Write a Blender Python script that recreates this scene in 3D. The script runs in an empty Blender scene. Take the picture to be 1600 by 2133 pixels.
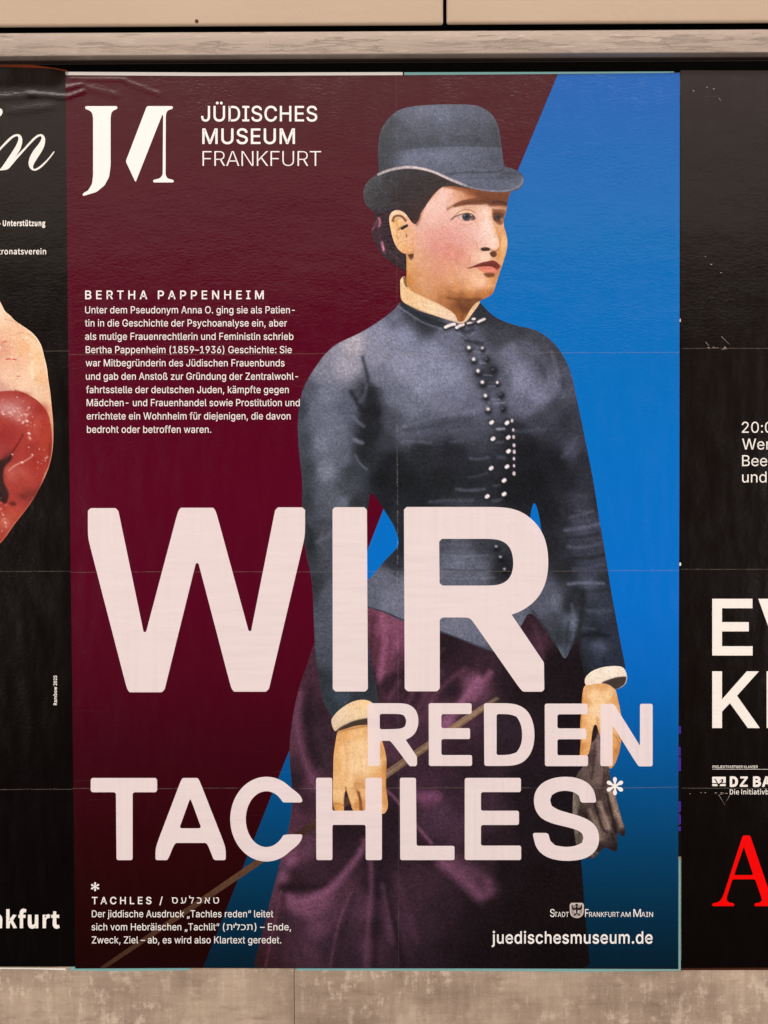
import bpy, math, random
import numpy as np
from mathutils import Matrix, Vector
from mathutils.geometry import delaunay_2d_cdt

SC = bpy.context.scene
COL = SC.collection

# ------------------------------------------------------------------ camera
CAM_POS = np.array([0.0162, -1.0190, 0.0295])
PITCH, YAW, ROLL = -0.013613, 0.003467, -0.002969
FPX = 26 / 34.61 * 2133                      # focal length in photograph pixels
def _rot():
    cy, sy = math.cos(YAW), math.sin(YAW); cp, sp = math.cos(PITCH), math.sin(PITCH); cr, sr = math.cos(ROLL), math.sin(ROLL)
    return np.array([[cr, 0, sr], [0, 1, 0], [-sr, 0, cr]]) @ np.array([[1, 0, 0], [0, cp, sp], [0, -sp, cp]]) @ np.array([[cy, sy, 0], [-sy, cy, 0], [0, 0, 1]])
ROT = _rot()                                 # rows: right, forward, up
cd = bpy.data.cameras.new('camera'); cam = bpy.data.objects.new('camera', cd); COL.objects.link(cam)
m = Matrix.Identity(4)
for i in range(3):
    m[i][0], m[i][1], m[i][2], m[i][3] = ROT[0][i], ROT[2][i], -ROT[1][i], CAM_POS[i]
cam.matrix_world = m
cd.sensor_fit = 'VERTICAL'; cd.sensor_height = 34.61; cd.lens = 26; cd.clip_start = 0.01; cd.clip_end = 100
SC.camera = cam

# ------------------------------------------------------------------ light
W = bpy.data.worlds.new('World'); SC.world = W; W.use_nodes = True
W.node_tree.nodes['Background'].inputs[0].default_value = (0.9, 0.75, 0.62, 1)
W.node_tree.nodes['Background'].inputs[1].default_value = 0.03
def area(name, loc, target, sx, sy, power, color):
    l = bpy.data.lights.new(name, 'AREA'); l.shape = 'RECTANGLE'; l.size = sx; l.size_y = sy; l.energy = power; l.color = color
    o = bpy.data.objects.new(name, l); COL.objects.link(o); o.location = loc
    o.rotation_euler = (Vector(target) - Vector(loc)).to_track_quat('-Z', 'Y').to_euler()
    return o
area('ceiling_panel', (0, -3.2, 1.95), (0, -3.2, 0), 6.4, 4.0, 62, (1, .88, .79))      # the pale lit ceiling of the hall, mirrored in the upper third of the varnish
area('ceiling_light', (0.0, -1.5, 2.15), (0, 0, 0.1), 3.4, 0.3, 31, (1, .89, .80))
area('side_fill', (-3.4, -2.3, -0.2), (0, 0, -0.25), 1.2, 1.4, 125, (1, .89, .81))  # added fill from the left, lifts the lower part of the wall
area('side_fill', (3.4, -2.3, -0.2), (0, 0, -0.25), 1.2, 1.4, 125, (1, .89, .81))  # matching added fill from the right
V = SC.view_settings
V.view_transform = 'Standard'; V.look = 'None'; V.exposure = 0; V.gamma = 1; V.use_curve_mapping = False

# ------------------------------------------------------------------ helpers
def at(px, py, Y=0.0):
    """a photograph pixel as a point on the upright plane at depth Y (metres; the poster wall is Y = 0)"""
    px = np.asarray(px, float); py = np.asarray(py, float)
    d = np.stack([(px - 800) / FPX, np.ones_like(px), (1066.5 - py) / FPX], -1) @ ROT
    t = (Y - CAM_POS[1]) / d[..., 1]
    P = CAM_POS + d * t[..., None]
    return P
def Z(x0, y0, s): return lambda pts: [(x0 + p[0] / s, y0 + p[1] / s) + tuple(p[2:]) for p in pts]
ID = lambda pts: pts
def lin(c):
    c = np.asarray(c, float) / 255.0
    return np.where(c <= 0.04045, c / 12.92, ((c + 0.055) / 1.055) ** 2.4)
def tag(o, label=None, cat=None, group=None, kind=None):
    if label: o['label'] = label
    if cat: o['category'] = cat
    if group: o['group'] = group
    if kind: o['kind'] = kind
    return o
def empty(name, loc, parent=None):
    o = bpy.data.objects.new(name, None); o.empty_display_size = 0.05; COL.objects.link(o)
    o.location = loc
    if parent: o.parent = parent; o.location = Vector(loc) - Vector(parent_world(parent))
    return o
def parent_world(o):
    v = Vector(o.location)
    while o.parent: o = o.parent; v = v + Vector(o.location)
    return v
def mesh_obj(name, verts, faces, mat, parent=None, cols=None, smooth=False):
    """verts in world metres; the object's origin goes to its parent's origin"""
    verts = np.asarray(verts, float)
    off = np.array(parent_world(parent)) if parent else np.zeros(3)
    me = bpy.data.meshes.new(name)
    me.from_pydata([tuple(v) for v in (verts - off)], [], [tuple(int(i) for i in f) for f in faces])
    if cols is not None:
        a = me.color_attributes.new('Col', 'FLOAT_COLOR', 'POINT')
        a.data.foreach_set('color', np.concatenate([cols, np.ones((len(cols), 1))], 1).astype(np.float32).ravel())
    me.materials.append(mat)
    if smooth:
        for p in me.polygons: p.use_smooth = True
    me.update()
    o = bpy.data.objects.new(name, me); COL.objects.link(o)
    if parent: o.parent = parent
    return o
def grid_mesh(name, verts, quads, mat, parent, cols):
    off = np.array(parent_world(parent)) if parent else np.zeros(3)
    me = bpy.data.meshes.new(name); n = len(verts); q = len(quads)
    me.vertices.add(n); me.vertices.foreach_set('co', (verts - off).astype(np.float32).ravel())
    me.loops.add(q * 4); me.loops.foreach_set('vertex_index', quads.astype(np.int32).ravel())
    me.polygons.add(q); me.polygons.foreach_set('loop_start', np.arange(0, q * 4, 4, dtype=np.int32))
    me.polygons.foreach_set('loop_total', np.full(q, 4, dtype=np.int32))
    a = me.color_attributes.new('Col', 'FLOAT_COLOR', 'POINT')
    a.data.foreach_set('color', np.concatenate([cols, np.ones((n, 1))], 1).astype(np.float32).ravel())
    me.materials.append(mat); me.update(calc_edges=True)
    o = bpy.data.objects.new(name, me); COL.objects.link(o)
    if parent: o.parent = parent
    return o
def crisp(pts, lim=1.2, soft=31):
    """round the gentle bends of an outline and leave its corners almost sharp"""
    P = np.array([q[:2] for q in pts], float); hard = None
    for k in range(3):
        n = len(P); e = np.roll(P, -1, 0) - P; L = np.linalg.norm(e, axis=1); u = e / np.maximum(L, 1e-9)[:, None]
        dot = np.clip(np.sum(u * np.roll(u, 1, 0), 1), -1, 1); turn = np.degrees(np.arccos(dot))
        if hard is None: hard = turn > soft
        Q, H = [], []
        for i in range(n):
            if L[i] < 1e-6: continue
            i2 = (i + 1) % n
            for v, o, h, sg in ((P[i], u[i], hard[i], 1), (P[i2], -u[i], hard[i2], -1)):
                c = min(.25 * L[i], 8) if not h else 0
                Q.append(v + o * c); H.append(bool(h))
        P = [Q[0]]; hd = [H[0]]
        for q, h in zip(Q[1:], H[1:]):
            if np.linalg.norm(q - P[-1]) > 1e-4: P.append(q); hd.append(h)
        if np.linalg.norm(P[0] - P[-1]) < 1e-4: P.pop(); hd.pop()
        P = np.array(P); hard = np.array(hd)
    return smooth(P, 1, lim)
def smooth(pts, it=2, lim=6.0, closed=True):
    """cut every corner by at most lim pixels"""
    P = [np.array(p[:2], float) for p in pts]
    for k in range(it):
        Q = []; n = len(P)
        if not closed: Q.append(P[0])
        for i in range(n if closed else n - 1):
            a, b = P[i], P[(i + 1) % n]; L = np.linalg.norm(b - a)
            if L < 1e-6: continue
            c = min(0.25, lim / L); Q += [a + (b - a) * c, b - (b - a) * c]
        if not closed: Q.append(P[-1])
        P = Q; lim *= 0.5
    return np.array(P)
def inside(poly, X, Y):
    r = np.zeros(X.shape, bool); n = len(poly)
    for i in range(n):
        x1, y1 = poly[i]; x2, y2 = poly[(i + 1) % n]
        if y1 == y2: continue
        c = ((y1 > Y) != (y2 > Y))
        if not c.any(): continue
        r ^= c & (X < (x2 - x1) * (Y - y1) / (y2 - y1) + x1)
    return r
def seg_nearest(X, Y, pts, closed):
    """distance to a polyline and the nearest point on it"""
    D = np.full(X.shape, 1e18); NX = X.copy(); NY = Y.copy(); n = len(pts)
    for i in range(n if closed else n - 1):
        x1, y1 = pts[i][:2]; x2, y2 = pts[(i + 1) % n][:2]
        dx, dy = x2 - x1, y2 - y1; L = dx * dx + dy * dy
        t = np.clip(((X - x1) * dx + (Y - y1) * dy) / L, 0, 1) if L > 0 else 0 * X
        qx, qy = x1 + t * dx, y1 + t * dy; d = (X - qx) ** 2 + (Y - qy) ** 2
        m = d < D
        D = np.where(m, d, D); NX = np.where(m, qx, NX); NY = np.where(m, qy, NY)
    return np.sqrt(D), NX, NY
def smoothstep(a): a = np.clip(a, 0, 1); return a * a * (3 - 2 * a)

class Print:
    """a printed patch: a fine mesh inside an outline, its ink mixed point by point"""
    def __init__(s, outline, step, holes=()):
        polys = [np.asarray(outline, float)] + [np.asarray(h, float) for h in holes]
        x0, y0 = polys[0].min(0) - step; x1, y1 = polys[0].max(0) + step
        xs = np.arange(x0, x1 + step, step); ys = np.arange(y0, y1 + step, step)
        X, Y = np.meshgrid(xs, ys); ins = np.zeros(X.shape, bool)
        for p in polys: ins ^= inside(p, X, Y)
        c = ins[:-1, :-1] | ins[1:, :-1] | ins[:-1, 1:] | ins[1:, 1:]
        use = np.zeros(X.shape, bool)
        for a in (0, 1):
            for b in (0, 1): use[a:a + c.shape[0], b:b + c.shape[1]] |= c
        move = use & ~ins
        mx, my = X[move], Y[move]; best = np.full(mx.shape, 1e18); bx, by = mx.copy(), my.copy()
        for p in polys:
            lo = 0
            d, nx, ny = seg_nearest(mx, my, p, True)
            k = d < best; best = np.where(k, d, best); bx = np.where(k, nx, bx); by = np.where(k, ny, by)
        X[move] = bx; Y[move] = by
        idx = -np.ones(X.shape, int); idx[use] = np.arange(use.sum())
        ii, jj = np.nonzero(c)
        s.quads = np.stack([idx[ii, jj], idx[ii + 1, jj], idx[ii + 1, jj + 1], idx[ii, jj + 1]], 1)
        s.X, s.Y = X[use], Y[use]; s.C = np.full((len(s.X), 3), 128.0)
        s.shape = X.shape; s.use = use
    def base(s, pts, e=8.0):
        num = np.zeros_like(s.C); den = np.zeros(len(s.X))
        for x, y, c in pts:
            w = 1 / ((s.X - x) ** 2 + (s.Y - y) ** 2 + e * e) ** 2
            num += w[:, None] * np.array(c, float); den += w
        s.C = num / den[:, None]; return s
    def rows(s, rows):
        ys = [r[0] for r in rows]
        for k in range(3): s.C[:, k] = np.interp(s.Y, ys, [r[1][k] for r in rows])
        return s
    def mix(s, a, col, m=None):
        if m is None: s.C += a[:, None] * (np.array(col, float) - s.C)
        else: s.C[m] += a[:, None] * (np.array(col, float) - s.C[m])
    def near(s, pts, r):
        xs = [p[0] for p in pts]; ys = [p[1] for p in pts]
        return np.nonzero((s.X > min(xs) - r) & (s.X < max(xs) + r) & (s.Y > min(ys) - r) & (s.Y < max(ys) + r))[0]
    def stroke(s, pts, w, soft, col, op=1.0):
        pts = smooth(pts, 2, 30, False); m = s.near(pts, w + soft)
        if not len(m): return s
        d = seg_nearest(s.X[m], s.Y[m], pts, False)[0]
        s.mix(op * smoothstep((w / 2 + soft / 2 - d) / soft), col, m); return s
    def blob(s, x, y, rx, ry, col, op=1.0, ang=0.0):
        m = s.near([(x, y)], 2.6 * max(rx, ry))
        if not len(m): return s
        c, n = math.cos(math.radians(ang)), math.sin(math.radians(ang))
        u = ((s.X[m] - x) * c + (s.Y[m] - y) * n) / rx; v = (-(s.X[m] - x) * n + (s.Y[m] - y) * c) / ry
        s.mix(op * np.exp(-(u * u + v * v)), col, m); return s
    def area(s, pts, soft, col, op=1.0, sm=True):
        pts = smooth(pts, 2, 8) if sm else np.array(pts, float); m = s.near(pts, soft + 1)
        if not len(m): return s
        d = seg_nearest(s.X[m], s.Y[m], pts, True)[0]
        d = np.where(inside(pts, s.X[m], s.Y[m]), d, -d)
        s.mix(op * smoothstep(d / soft + 0.5), col, m); return s
    def fade(s, rows):
        """the dark tint printed over the lower end of the poster"""
        f = np.interp(s.Y, [r[0] for r in rows], [r[1] for r in rows]); s.C *= f[:, None]; return s
    def grain(s, amt, seed=1, tone=0.0):
        rng = np.random.default_rng(seed)
        g = rng.normal(size=s.shape); g = (g + np.roll(g, 1, 0) + np.roll(g, 1, 1) + np.roll(np.roll(g, 1, 0), 1, 1)) / 2
        b = rng.normal(size=(s.shape[0] // 5 + 2, s.shape[1] // 5 + 2)); b = np.kron(b, np.ones((5, 5)))[:s.shape[0], :s.shape[1]]
        for ax in (0, 1): b = sum(np.roll(b, k, ax) for k in range(-2, 3)) / 5
        s.C *= (1 + amt * g[s.use] + amt * .35 * b[s.use])[:, None]
        s.C += tone * g[s.use][:, None]; return s
    def make(s, name, mat, parent, depth, lift=None):
        c = lin(np.clip(s.C, 0, 255)) / LIGHT_LEVEL
        P = at(s.X, s.Y, depth)
        if lift is not None: P[:, 1] -= lift(s.X, s.Y)
        o = grid_mesh(name, P, s.quads, mat, parent, np.clip(c, 0.0012, 0.9))
        if lift is not None: o.data.polygons.foreach_set('use_smooth', np.ones(len(o.data.polygons), bool))
        return o
LIGHT_LEVEL = np.array([1.11, 1.0, 0.905])      # what a white card on this wall reads under these lamps
def ink(c): return tuple(np.clip(lin(c) / LIGHT_LEVEL, 0.002, 0.9))

def flat(name, polys, mat, parent, depth, sm=None):
    """flat print from outlines; an outline that lies inside another is a hole in it"""
    polys = [crisp(p) if sm == 'crisp' else smooth(p, 2, sm) if sm else np.array(p, float) for p in polys]
    V, F = fill(polys); return mesh_obj(name, at(V[:, 0], V[:, 1], depth), orient(V, F), mat, parent)
def fill(loops):
    """triangles between outlines, even-odd; returns points and triangles"""
    pts, edges = [], []
    for p in loops:
        b = len(pts); n = len(p); pts += [Vector((float(x), float(y))) for x, y in p]; edges += [(b + i, b + (i + 1) % n) for i in range(n)]
    V, _, F, _, _, _ = delaunay_2d_cdt(pts, edges, [], 1, 1e-7)
    V = np.array([(v.x, v.y) for v in V]); F = [list(f) for f in F]
    if not F: return V, F
    c = np.array([V[f].mean(0) for f in F]); ins = np.zeros(len(F), bool)
    for p in loops: ins ^= inside(np.asarray(p), c[:, 0], c[:, 1])
    return V, [f for f, k in zip(F, ins) if k]
def orient(V, F):
    out = []
    for f in F:
        a, b, c = (V[i] for i in f[:3])
        s = (b[0] - a[0]) * (c[1] - a[1]) - (b[1] - a[1]) * (c[0] - a[0])
        if abs(s) < 1e-9: continue
        out.append(list(f) if s < 0 else list(f)[::-1])
    return out
def area2(p): return float(np.sum(p[:, 0] * np.roll(p[:, 1], -1) - np.roll(p[:, 0], -1) * p[:, 1]))

# ------------------------------------------------------------------ lettering: outlines of three alphabets, advance width, then x and y in 1/1000 of the em
GLYPHS = {
'S': {
 '(': (273, [[89,207,101,324,132,441,177,539,236,539,191,428,161,313,151,207,160,115,188,16,236,-96,177,-96,139,-21,111,55,95,131]]),
 ')': (273, [[37,-96,86,18,113,116,122,207,112,313,82,428,37,539,97,539,142,441,173,323,184,207,178,130,161,53,134,-22,97,-96]]),
 ',': (188, [[38,-119,68,71,137,71,84,-119]]),
 '-': (453, [[337,244,337,188,114,188,114,244]]),
 '.': (188, [[95,-4,78,-1,63,9,53,24,50,41,53,59,63,73,78,83,95,87,113,83,128,73,138,59,141,41,138,24,128,9,113,-1]]),
 '/': (249, [[235,533,71,-76,14,-76,178,533]]),
 '0': (453, [[227,-7,174,1,130,24,95,62,69,113,53,178,48,254,53,330,69,395,95,447,130,484,174,508,227,516,279,508,323,484,358,447,384,395,400,330,405,254,400,178,384,113,359,62,323,24,279,1], [227,50,261,56,290,74,313,103,330,144,340,194,344,254,340,314,330,365,313,405,290,435,261,453,227,460,192,453,163,435,140,405,123,365,113,314,109,254,113,194,123,144,140,103,163,74,192,56]]),
 '1': (453, [[76,0,76,55,391,55,391,0], [276,509,276,0,212,0,212,448,209,448,86,358,86,427,198,509]]),
 '2': (453, [[64,0,64,47,234,229,282,282,311,327,320,371,317,397,308,419,293,436,273,449,224,460,196,457,172,447,153,433,139,413,130,390,127,362,66,362,71,405,86,442,111,473,143,496,182,511,225,516,268,511,306,497,337,474,361,445,376,411,381,372,371,318,336,259,267,180,153,60,153,57,389,57,389,0]]),
 '3': (453, [[218,-7,173,-3,133,10,98,30,70,57,52,91,44,132,109,132,115,107,126,87,144,71,165,59,219,50,275,61,297,74,315,93,325,116,329,145,326,172,316,196,299,217,275,234,242,244,201,248,157,248,157,299,288,448,288,452,70,452,70,509,372,509,372,461,211,278,211,289,264,288,308,276,344,253,371,222,387,186,393,145,387,103,370,66,344,36,309,12,266,-2]]),
 '5': (453, [[221,-7,178,-2,140,11,108,32,83,60,66,93,60,130,122,130,127,108,138,89,173,60,221,50,250,53,276,64,298,82,314,104,324,131,328,162,324,193,314,221,297,244,275,262,248,273,218,277,167,268,128,246,67,253,96,509,366,509,366,452,151,452,134,301,136,301,178,325,229,334,263,330,294,321,321,306,345,285,364,260,379,231,388,199,391,163,385,117,369,76,343,41,309,15,268,-1]]),
 '6': (453, [[226,-7,182,-1,142,15,109,40,84,74,69,115,64,162,68,199,80,239,137,340,252,509,322,509,151,261,145,261,165,288,196,307,235,314,278,309,316,295,346,271,370,240,384,201,389,157,384,112,368,73,343,39,310,14,271,-2], [226,48,254,52,279,63,299,79,314,101,324,128,327,157,324,187,314,213,299,235,279,251,254,262,226,265,198,262,174,252,153,235,138,214,128,188,125,158,128,128,138,102,153,79,174,63,198,52]]),
 '8': (453, [[226,-7,178,-2,136,11,101,33,74,62,57,96,52,135,55,166,65,195,81,220,101,241,125,256,153,265,153,267,119,282,93,308,76,342,70,380,75,417,90,450,114,477,146,498,184,511,226,516,269,511,306,498,337,477,361,450,377,417,382,380,376,342,359,308,333,282,300,267,300,265,327,256,351,241,372,220,387,195,397,166,401,135,395,96,378,62,352,33,317,11,275,-2], [226,49,258,52,285,60,307,74,323,91,333,113,337,139,333,165,322,189,305,208,283,223,256,232,226,235,196,232,169,223,147,208,130,189,119,165,115,139,119,113,129,91,145,74,167,60,195,52], [226,290,274,300,293,313,307,330,316,351,319,376,316,399,308,420,294,437,275,449,226,460,177,449,159,437,145,420,136,399,133,376,136,351,145,330,159,313,178,300]]),
 '9': (453, [[226,516,271,510,310,494,343,468,368,434,384,393,389,347,385,309,373,270,315,168,200,0,130,0,301,248,307,248,287,221,257,202,218,195,175,199,137,214,106,237,83,269,68,307,64,352,69,397,85,436,110,469,143,494,182,510], [226,460,199,457,174,446,154,429,138,407,129,381,125,352,129,322,138,295,154,274,174,257,199,247,226,243,254,247,279,257,299,273,314,295,324,321,327,350,324,381,314,407,299,429,279,446,254,457]]),
 ':': (188, [[95,-4,78,-1,63,9,53,24,50,41,53,59,63,73,78,83,95,87,113,83,128,73,138,59,141,41,138,24,128,9,113,-1], [95,271,78,274,63,284,53,299,50,316,53,334,63,349,78,359,95,362,113,359,128,349,138,334,141,316,138,299,128,284,113,274]]),
 'A': (480, [[16,0,201,509,276,509,463,0,395,0,287,302,264,372,232,478,245,478,213,371,191,302,85,0], [110,142,110,199,370,199,370,142]]),
 'B': (456, [[60,0,60,509,241,509,289,504,329,491,359,469,381,442,394,410,398,374,395,344,387,320,356,286,315,267,315,262,339,257,363,245,385,227,402,203,414,173,418,136,413,100,400,67,377,39,344,18,301,4,247,0], [125,57,245,57,296,63,330,80,349,105,355,137,352,161,342,184,327,203,306,218,279,228,248,231,125,231], [125,285,238,285,288,296,308,309,323,326,333,348,336,372,330,403,313,429,283,446,240,452,125,452]]),
 'C': (510, [[267,-7,205,1,150,25,104,63,70,115,48,179,40,254,48,329,70,393,104,445,150,484,205,508,267,516,340,504,373,490,402,471,427,447,448,418,463,385,473,348,408,348,389,395,357,428,315,449,267,456,223,450,184,432,150,403,125,364,109,314,103,254,109,194,125,145,151,105,184,76,223,59,267,53,315,60,357,81,389,114,408,160,473,160,463,124,448,91,428,62,402,38,373,19,341,5,305,-4]]),
 'D': (502, [[219,0,96,0,96,57,215,57,272,63,318,81,354,110,379,149,394,198,399,255,394,312,379,361,354,399,320,428,275,446,221,452,93,452,93,509,225,509,294,501,353,478,399,441,433,391,455,329,462,255,455,181,433,119,398,68,351,31,291,8], [125,509,125,0,60,0,60,509]]),
 'E': (419, [[60,0,60,509,372,509,372,452,125,452,125,286,355,286,355,229,125,229,125,57,375,57,375,0]]),
 'F': (410, [[60,0,60,509,369,509,369,452,125,452,125,278,346,278,346,221,125,221,125,0]]),
 'G': (520, [[269,-7,205,1,149,25,104,64,69,116,47,179,40,254,47,329,69,393,103,445,149,484,203,508,265,516,304,513,340,504,374,489,403,469,429,445,449,416,465,384,474,349,408,349,387,393,356,427,315,448,265,456,222,450,183,432,150,404,125,364,109,314,103,254,109,194,125,145,151,105,184,76,224,59,269,53,309,57,345,71,374,93,396,123,410,160,415,202,434,199,283,199,283,256,478,256,478,200,471,141,451,91,419,50,377,19,326,0]]),
 'H': (517, [[60,0,60,509,125,509,125,289,392,289,392,509,457,509,457,0,392,0,392,232,125,232,125,0]]),
 'I': (300, [[31,0,31,57,118,57,118,452,31,452,31,509,269,509,269,452,183,452,183,57,269,57,269,0]]),
 'J': (396, [[185,-7,124,3,75,33,44,81,33,145,33,173,98,173,98,145,104,104,122,74,149,56,185,50,220,56,248,74,266,104,272,145,272,509,336,509,336,145,326,81,294,33,246,3]]),
 'K': (467, [[104,145,104,216,139,261,174,303,212,344,364,509,448,509,231,276,228,276], [60,0,60,509,125,509,125,334,124,225,125,193,125,0], [372,0,188,259,228,309,449,0]]),
 'L': (393, [[60,0,60,509,125,509,125,57,361,57,361,0]]),
 'M': (628, [[60,0,60,509,152,509,277,187,287,159,299,123,311,84,322,49,307,49,318,83,330,121,342,158,352,187,476,509,568,509,568,0,504,0,504,291,504,327,505,369,506,413,507,457,513,457,498,409,482,363,467,322,456,291,342,0,286,0,170,291,159,321,145,361,129,408,112,457,119,457,120,416,121,372,122,328,122,291,122,0]]),
 'N': (523, [[60,0,60,509,136,509,343,183,363,151,388,107,414,55,405,54,401,108,399,157,399,195,399,509,463,509,463,0,387,0,202,290,177,331,148,381,108,452,119,454,122,384,124,328,125,291,125,0]]),
 'O': (533, [[267,-7,205,1,150,25,105,63,70,115,48,179,40,254,48,329,70,393,105,445,150,484,205,508,267,516,329,508,384,484,429,445,464,393,486,329,493,254,486,179,464,115,429,63,384,25,329,1], [267,53,310,59,349,76,383,105,408,144,425,194,430,254,425,314,408,365,383,404,349,433,310,450,267,456,223,450,184,433,151,404,125,364,109,314,103,254,109,194,125,144,151,105,184,76,223,59]]),
 'P': (445, [[60,0,60,509,235,509,289,503,332,487,366,462,390,430,404,391,409,348,404,304,390,265,366,233,332,207,289,191,235,186,109,186,109,242,233,242,269,246,297,256,318,272,333,294,342,319,344,348,342,376,333,402,318,423,297,439,268,449,232,452,125,452,125,0]]),
 'R': (449, [[60,0,60,509,236,509,290,504,333,489,367,465,390,433,405,395,409,352,405,309,390,271,367,240,333,217,289,203,236,198,96,198,96,255,234,255,269,258,298,267,319,281,334,300,342,324,345,352,342,380,334,405,319,425,298,440,269,449,233,452,125,452,125,0], [353,0,230,229,303,229,428,0]]),
 'S': (447, [[224,-9,172,-4,128,9,91,31,64,60,46,96,38,137,104,137,110,110,123,88,142,71,166,59,224,49,257,52,286,60,311,74,329,92,341,114,346,139,342,161,332,179,296,205,245,222,184,239,128,260,86,289,60,326,52,372,58,413,75,448,102,476,138,498,180,511,227,516,275,511,316,498,351,476,377,449,394,415,401,378,337,378,326,412,302,437,267,453,225,459,194,456,167,448,145,435,129,418,118,398,115,376,119,352,131,334,169,308,212,293,264,279,312,264,359,238,395,198,405,171,408,139,403,99,386,64,360,34,323,11,278,-4]]),
 'T': (449, [[32,452,32,509,417,509,417,452,257,452,257,0,193,0,193,452]]),
 'U': (517, [[259,-8,203,-2,154,15,114,43,85,80,66,124,60,173,60,509,124,509,124,178,128,144,141,113,160,87,187,68,220,56,259,52,298,56,331,68,357,87,377,113,389,144,393,178,393,509,457,509,457,173,451,124,433,80,403,43,363,15,315,-2]]),
 'V': (480, [[204,0,16,509,84,509,192,206,215,137,248,31,235,31,267,138,290,206,395,509,463,509,278,0]]),
 'W': (686, [[155,0,16,509,82,509,163,196,175,145,187,94,197,40,189,40,200,94,211,145,224,196,306,509,380,509,462,196,474,145,486,94,497,40,488,40,499,94,510,145,523,196,603,509,670,509,530,0,455,0,368,323,351,391,336,475,350,475,335,395,318,323,230,0]]),
 'Z': (438, [[42,0,42,46,273,385,306,431,341,476,348,454,285,452,223,452,40,452,40,509,397,509,397,462,169,129,134,81,97,33,90,54,152,57,214,57,399,57,399,0]]),
 'a': (389, [[160,-9,126,-5,94,5,68,22,48,45,35,73,30,108,34,138,43,161,58,179,78,193,125,211,178,220,234,227,265,235,273,243,276,255,276,257,267,297,240,322,196,331,149,322,118,301,100,274,41,291,57,322,79,346,104,364,133,375,194,384,239,379,286,360,306,343,322,320,333,290,337,251,337,0,277,0,277,52,272,52,252,25,215,1], [170,45,202,49,228,59,248,74,263,93,272,115,276,138,276,190,259,182,231,176,200,171,175,168,134,159,103,139,95,124,92,105,102,72,130,52]]),
 'b': (424, [[229,-8,198,-5,172,4,138,31,118,59,112,59,112,0,53,0,53,509,114,509,114,319,118,319,137,346,171,373,197,381,229,384,274,378,313,361,345,332,370,293,385,245,390,189,385,133,370,84,346,45,313,16,274,-2], [220,47,253,51,279,66,301,88,316,117,325,151,328,189,325,227,316,261,301,290,280,311,253,325,220,330,188,325,161,312,140,291,125,263,116,229,113,189,116,150,125,115,140,86,162,65,188,51]]),
 'c': (396, [[207,-8,159,-2,117,16,82,46,56,85,40,133,34,187,40,243,56,291,82,330,117,360,159,378,207,384,260,377,305,356,340,322,362,277,303,262,290,289,270,311,242,325,207,330,173,325,145,310,124,287,108,258,99,224,96,187,99,151,108,117,124,89,145,66,173,51,207,46,243,52,271,66,292,89,304,117,363,102,341,56,306,21,261,-1]]),
 'd': (424, [[195,-8,151,-2,111,16,79,45,55,84,39,133,34,189,39,245,55,293,79,332,112,361,151,378,196,384,228,381,253,373,287,346,306,319,311,319,311,509,372,509,372,0,313,0,313,59,307,59,287,31,252,4,227,-5], [205,47,236,51,263,65,284,86,299,115,309,150,312,189,309,229,300,263,284,291,263,312,237,325,205,330,172,325,145,311,124,290,108,261,99,227,96,189,99,151,109,117,124,88,145,66,172,51]]),
 'e': (404, [[212,-8,161,-2,117,16,82,46,56,85,40,132,34,187,39,242,55,290,81,329,115,359,157,378,205,384,266,374,294,361,319,341,341,315,357,282,368,242,371,194,371,169,75,169,75,221,338,221,310,202,307,237,298,269,283,294,263,314,237,326,205,330,173,326,146,313,125,294,109,270,99,241,96,211,96,178,100,139,110,106,128,80,151,61,179,50,212,46,254,53,285,73,306,105,365,91,353,63,335,39,311,19,283,4,249,-5]]),
 'f': (254, [[228,379,228,327,6,327,6,379], [81,0,81,432,84,461,96,486,113,505,135,519,187,530,222,527,243,521,227,468,215,472,195,474,171,470,154,460,145,443,142,419,142,0]]),
 'g': (425, [[207,-151,168,-148,134,-140,82,-110,51,-69,101,-41,122,-66,154,-88,207,-97,249,-92,282,-75,304,-47,311,-6,311,68,306,68,287,41,252,16,227,8,195,5,152,10,113,27,80,53,55,90,39,136,34,191,39,246,55,293,80,332,112,361,152,378,196,384,228,382,253,373,288,346,308,319,313,319,313,379,372,379,372,-9,367,-54,350,-90,324,-117,291,-136,251,-147], [205,59,237,63,264,75,285,95,300,121,309,154,312,193,309,231,300,264,285,291,264,312,237,325,205,330,172,325,145,312,124,290,109,262,99,229,96,193,99,155,109,123,124,96,145,76,172,63]]),
 'h': (410, [[114,227,114,0,53,0,53,509,114,509,114,287,102,287,124,332,152,362,187,379,227,384,264,380,295,369,321,349,341,321,353,285,357,240,357,0,296,0,296,235,290,275,273,304,246,323,210,329,184,326,161,317,141,303,126,283,117,257]]),
 'i': (167, [[53,0,53,379,114,379,114,0], [84,443,67,446,54,455,44,468,41,483,44,499,54,512,67,521,84,524,100,521,114,512,123,499,126,483,123,468,114,455,100,446]]),
 'j': (167, [[53,379,114,379,114,-30,111,-63,102,-90,86,-113,65,-129,37,-139,4,-143,-10,-143,-10,-87,2,-87,25,-83,40,-72,50,-54,53,-29], [83,443,67,446,53,455,44,468,41,483,44,499,53,512,67,521,83,524,100,521,114,512,123,499,126,483,123,468,114,455,100,446]]),
 'k': (381, [[110,137,110,212,121,212,284,379,360,379,184,199,177,199], [53,0,53,509,114,509,114,0], [294,0,148,186,191,229,372,0]]),
 'l': (189, [[139,-2,101,3,74,20,58,47,53,84,53,509,114,509,114,99,120,62,130,54,146,52,160,53,170,54,181,3,162,-1]]),
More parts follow.
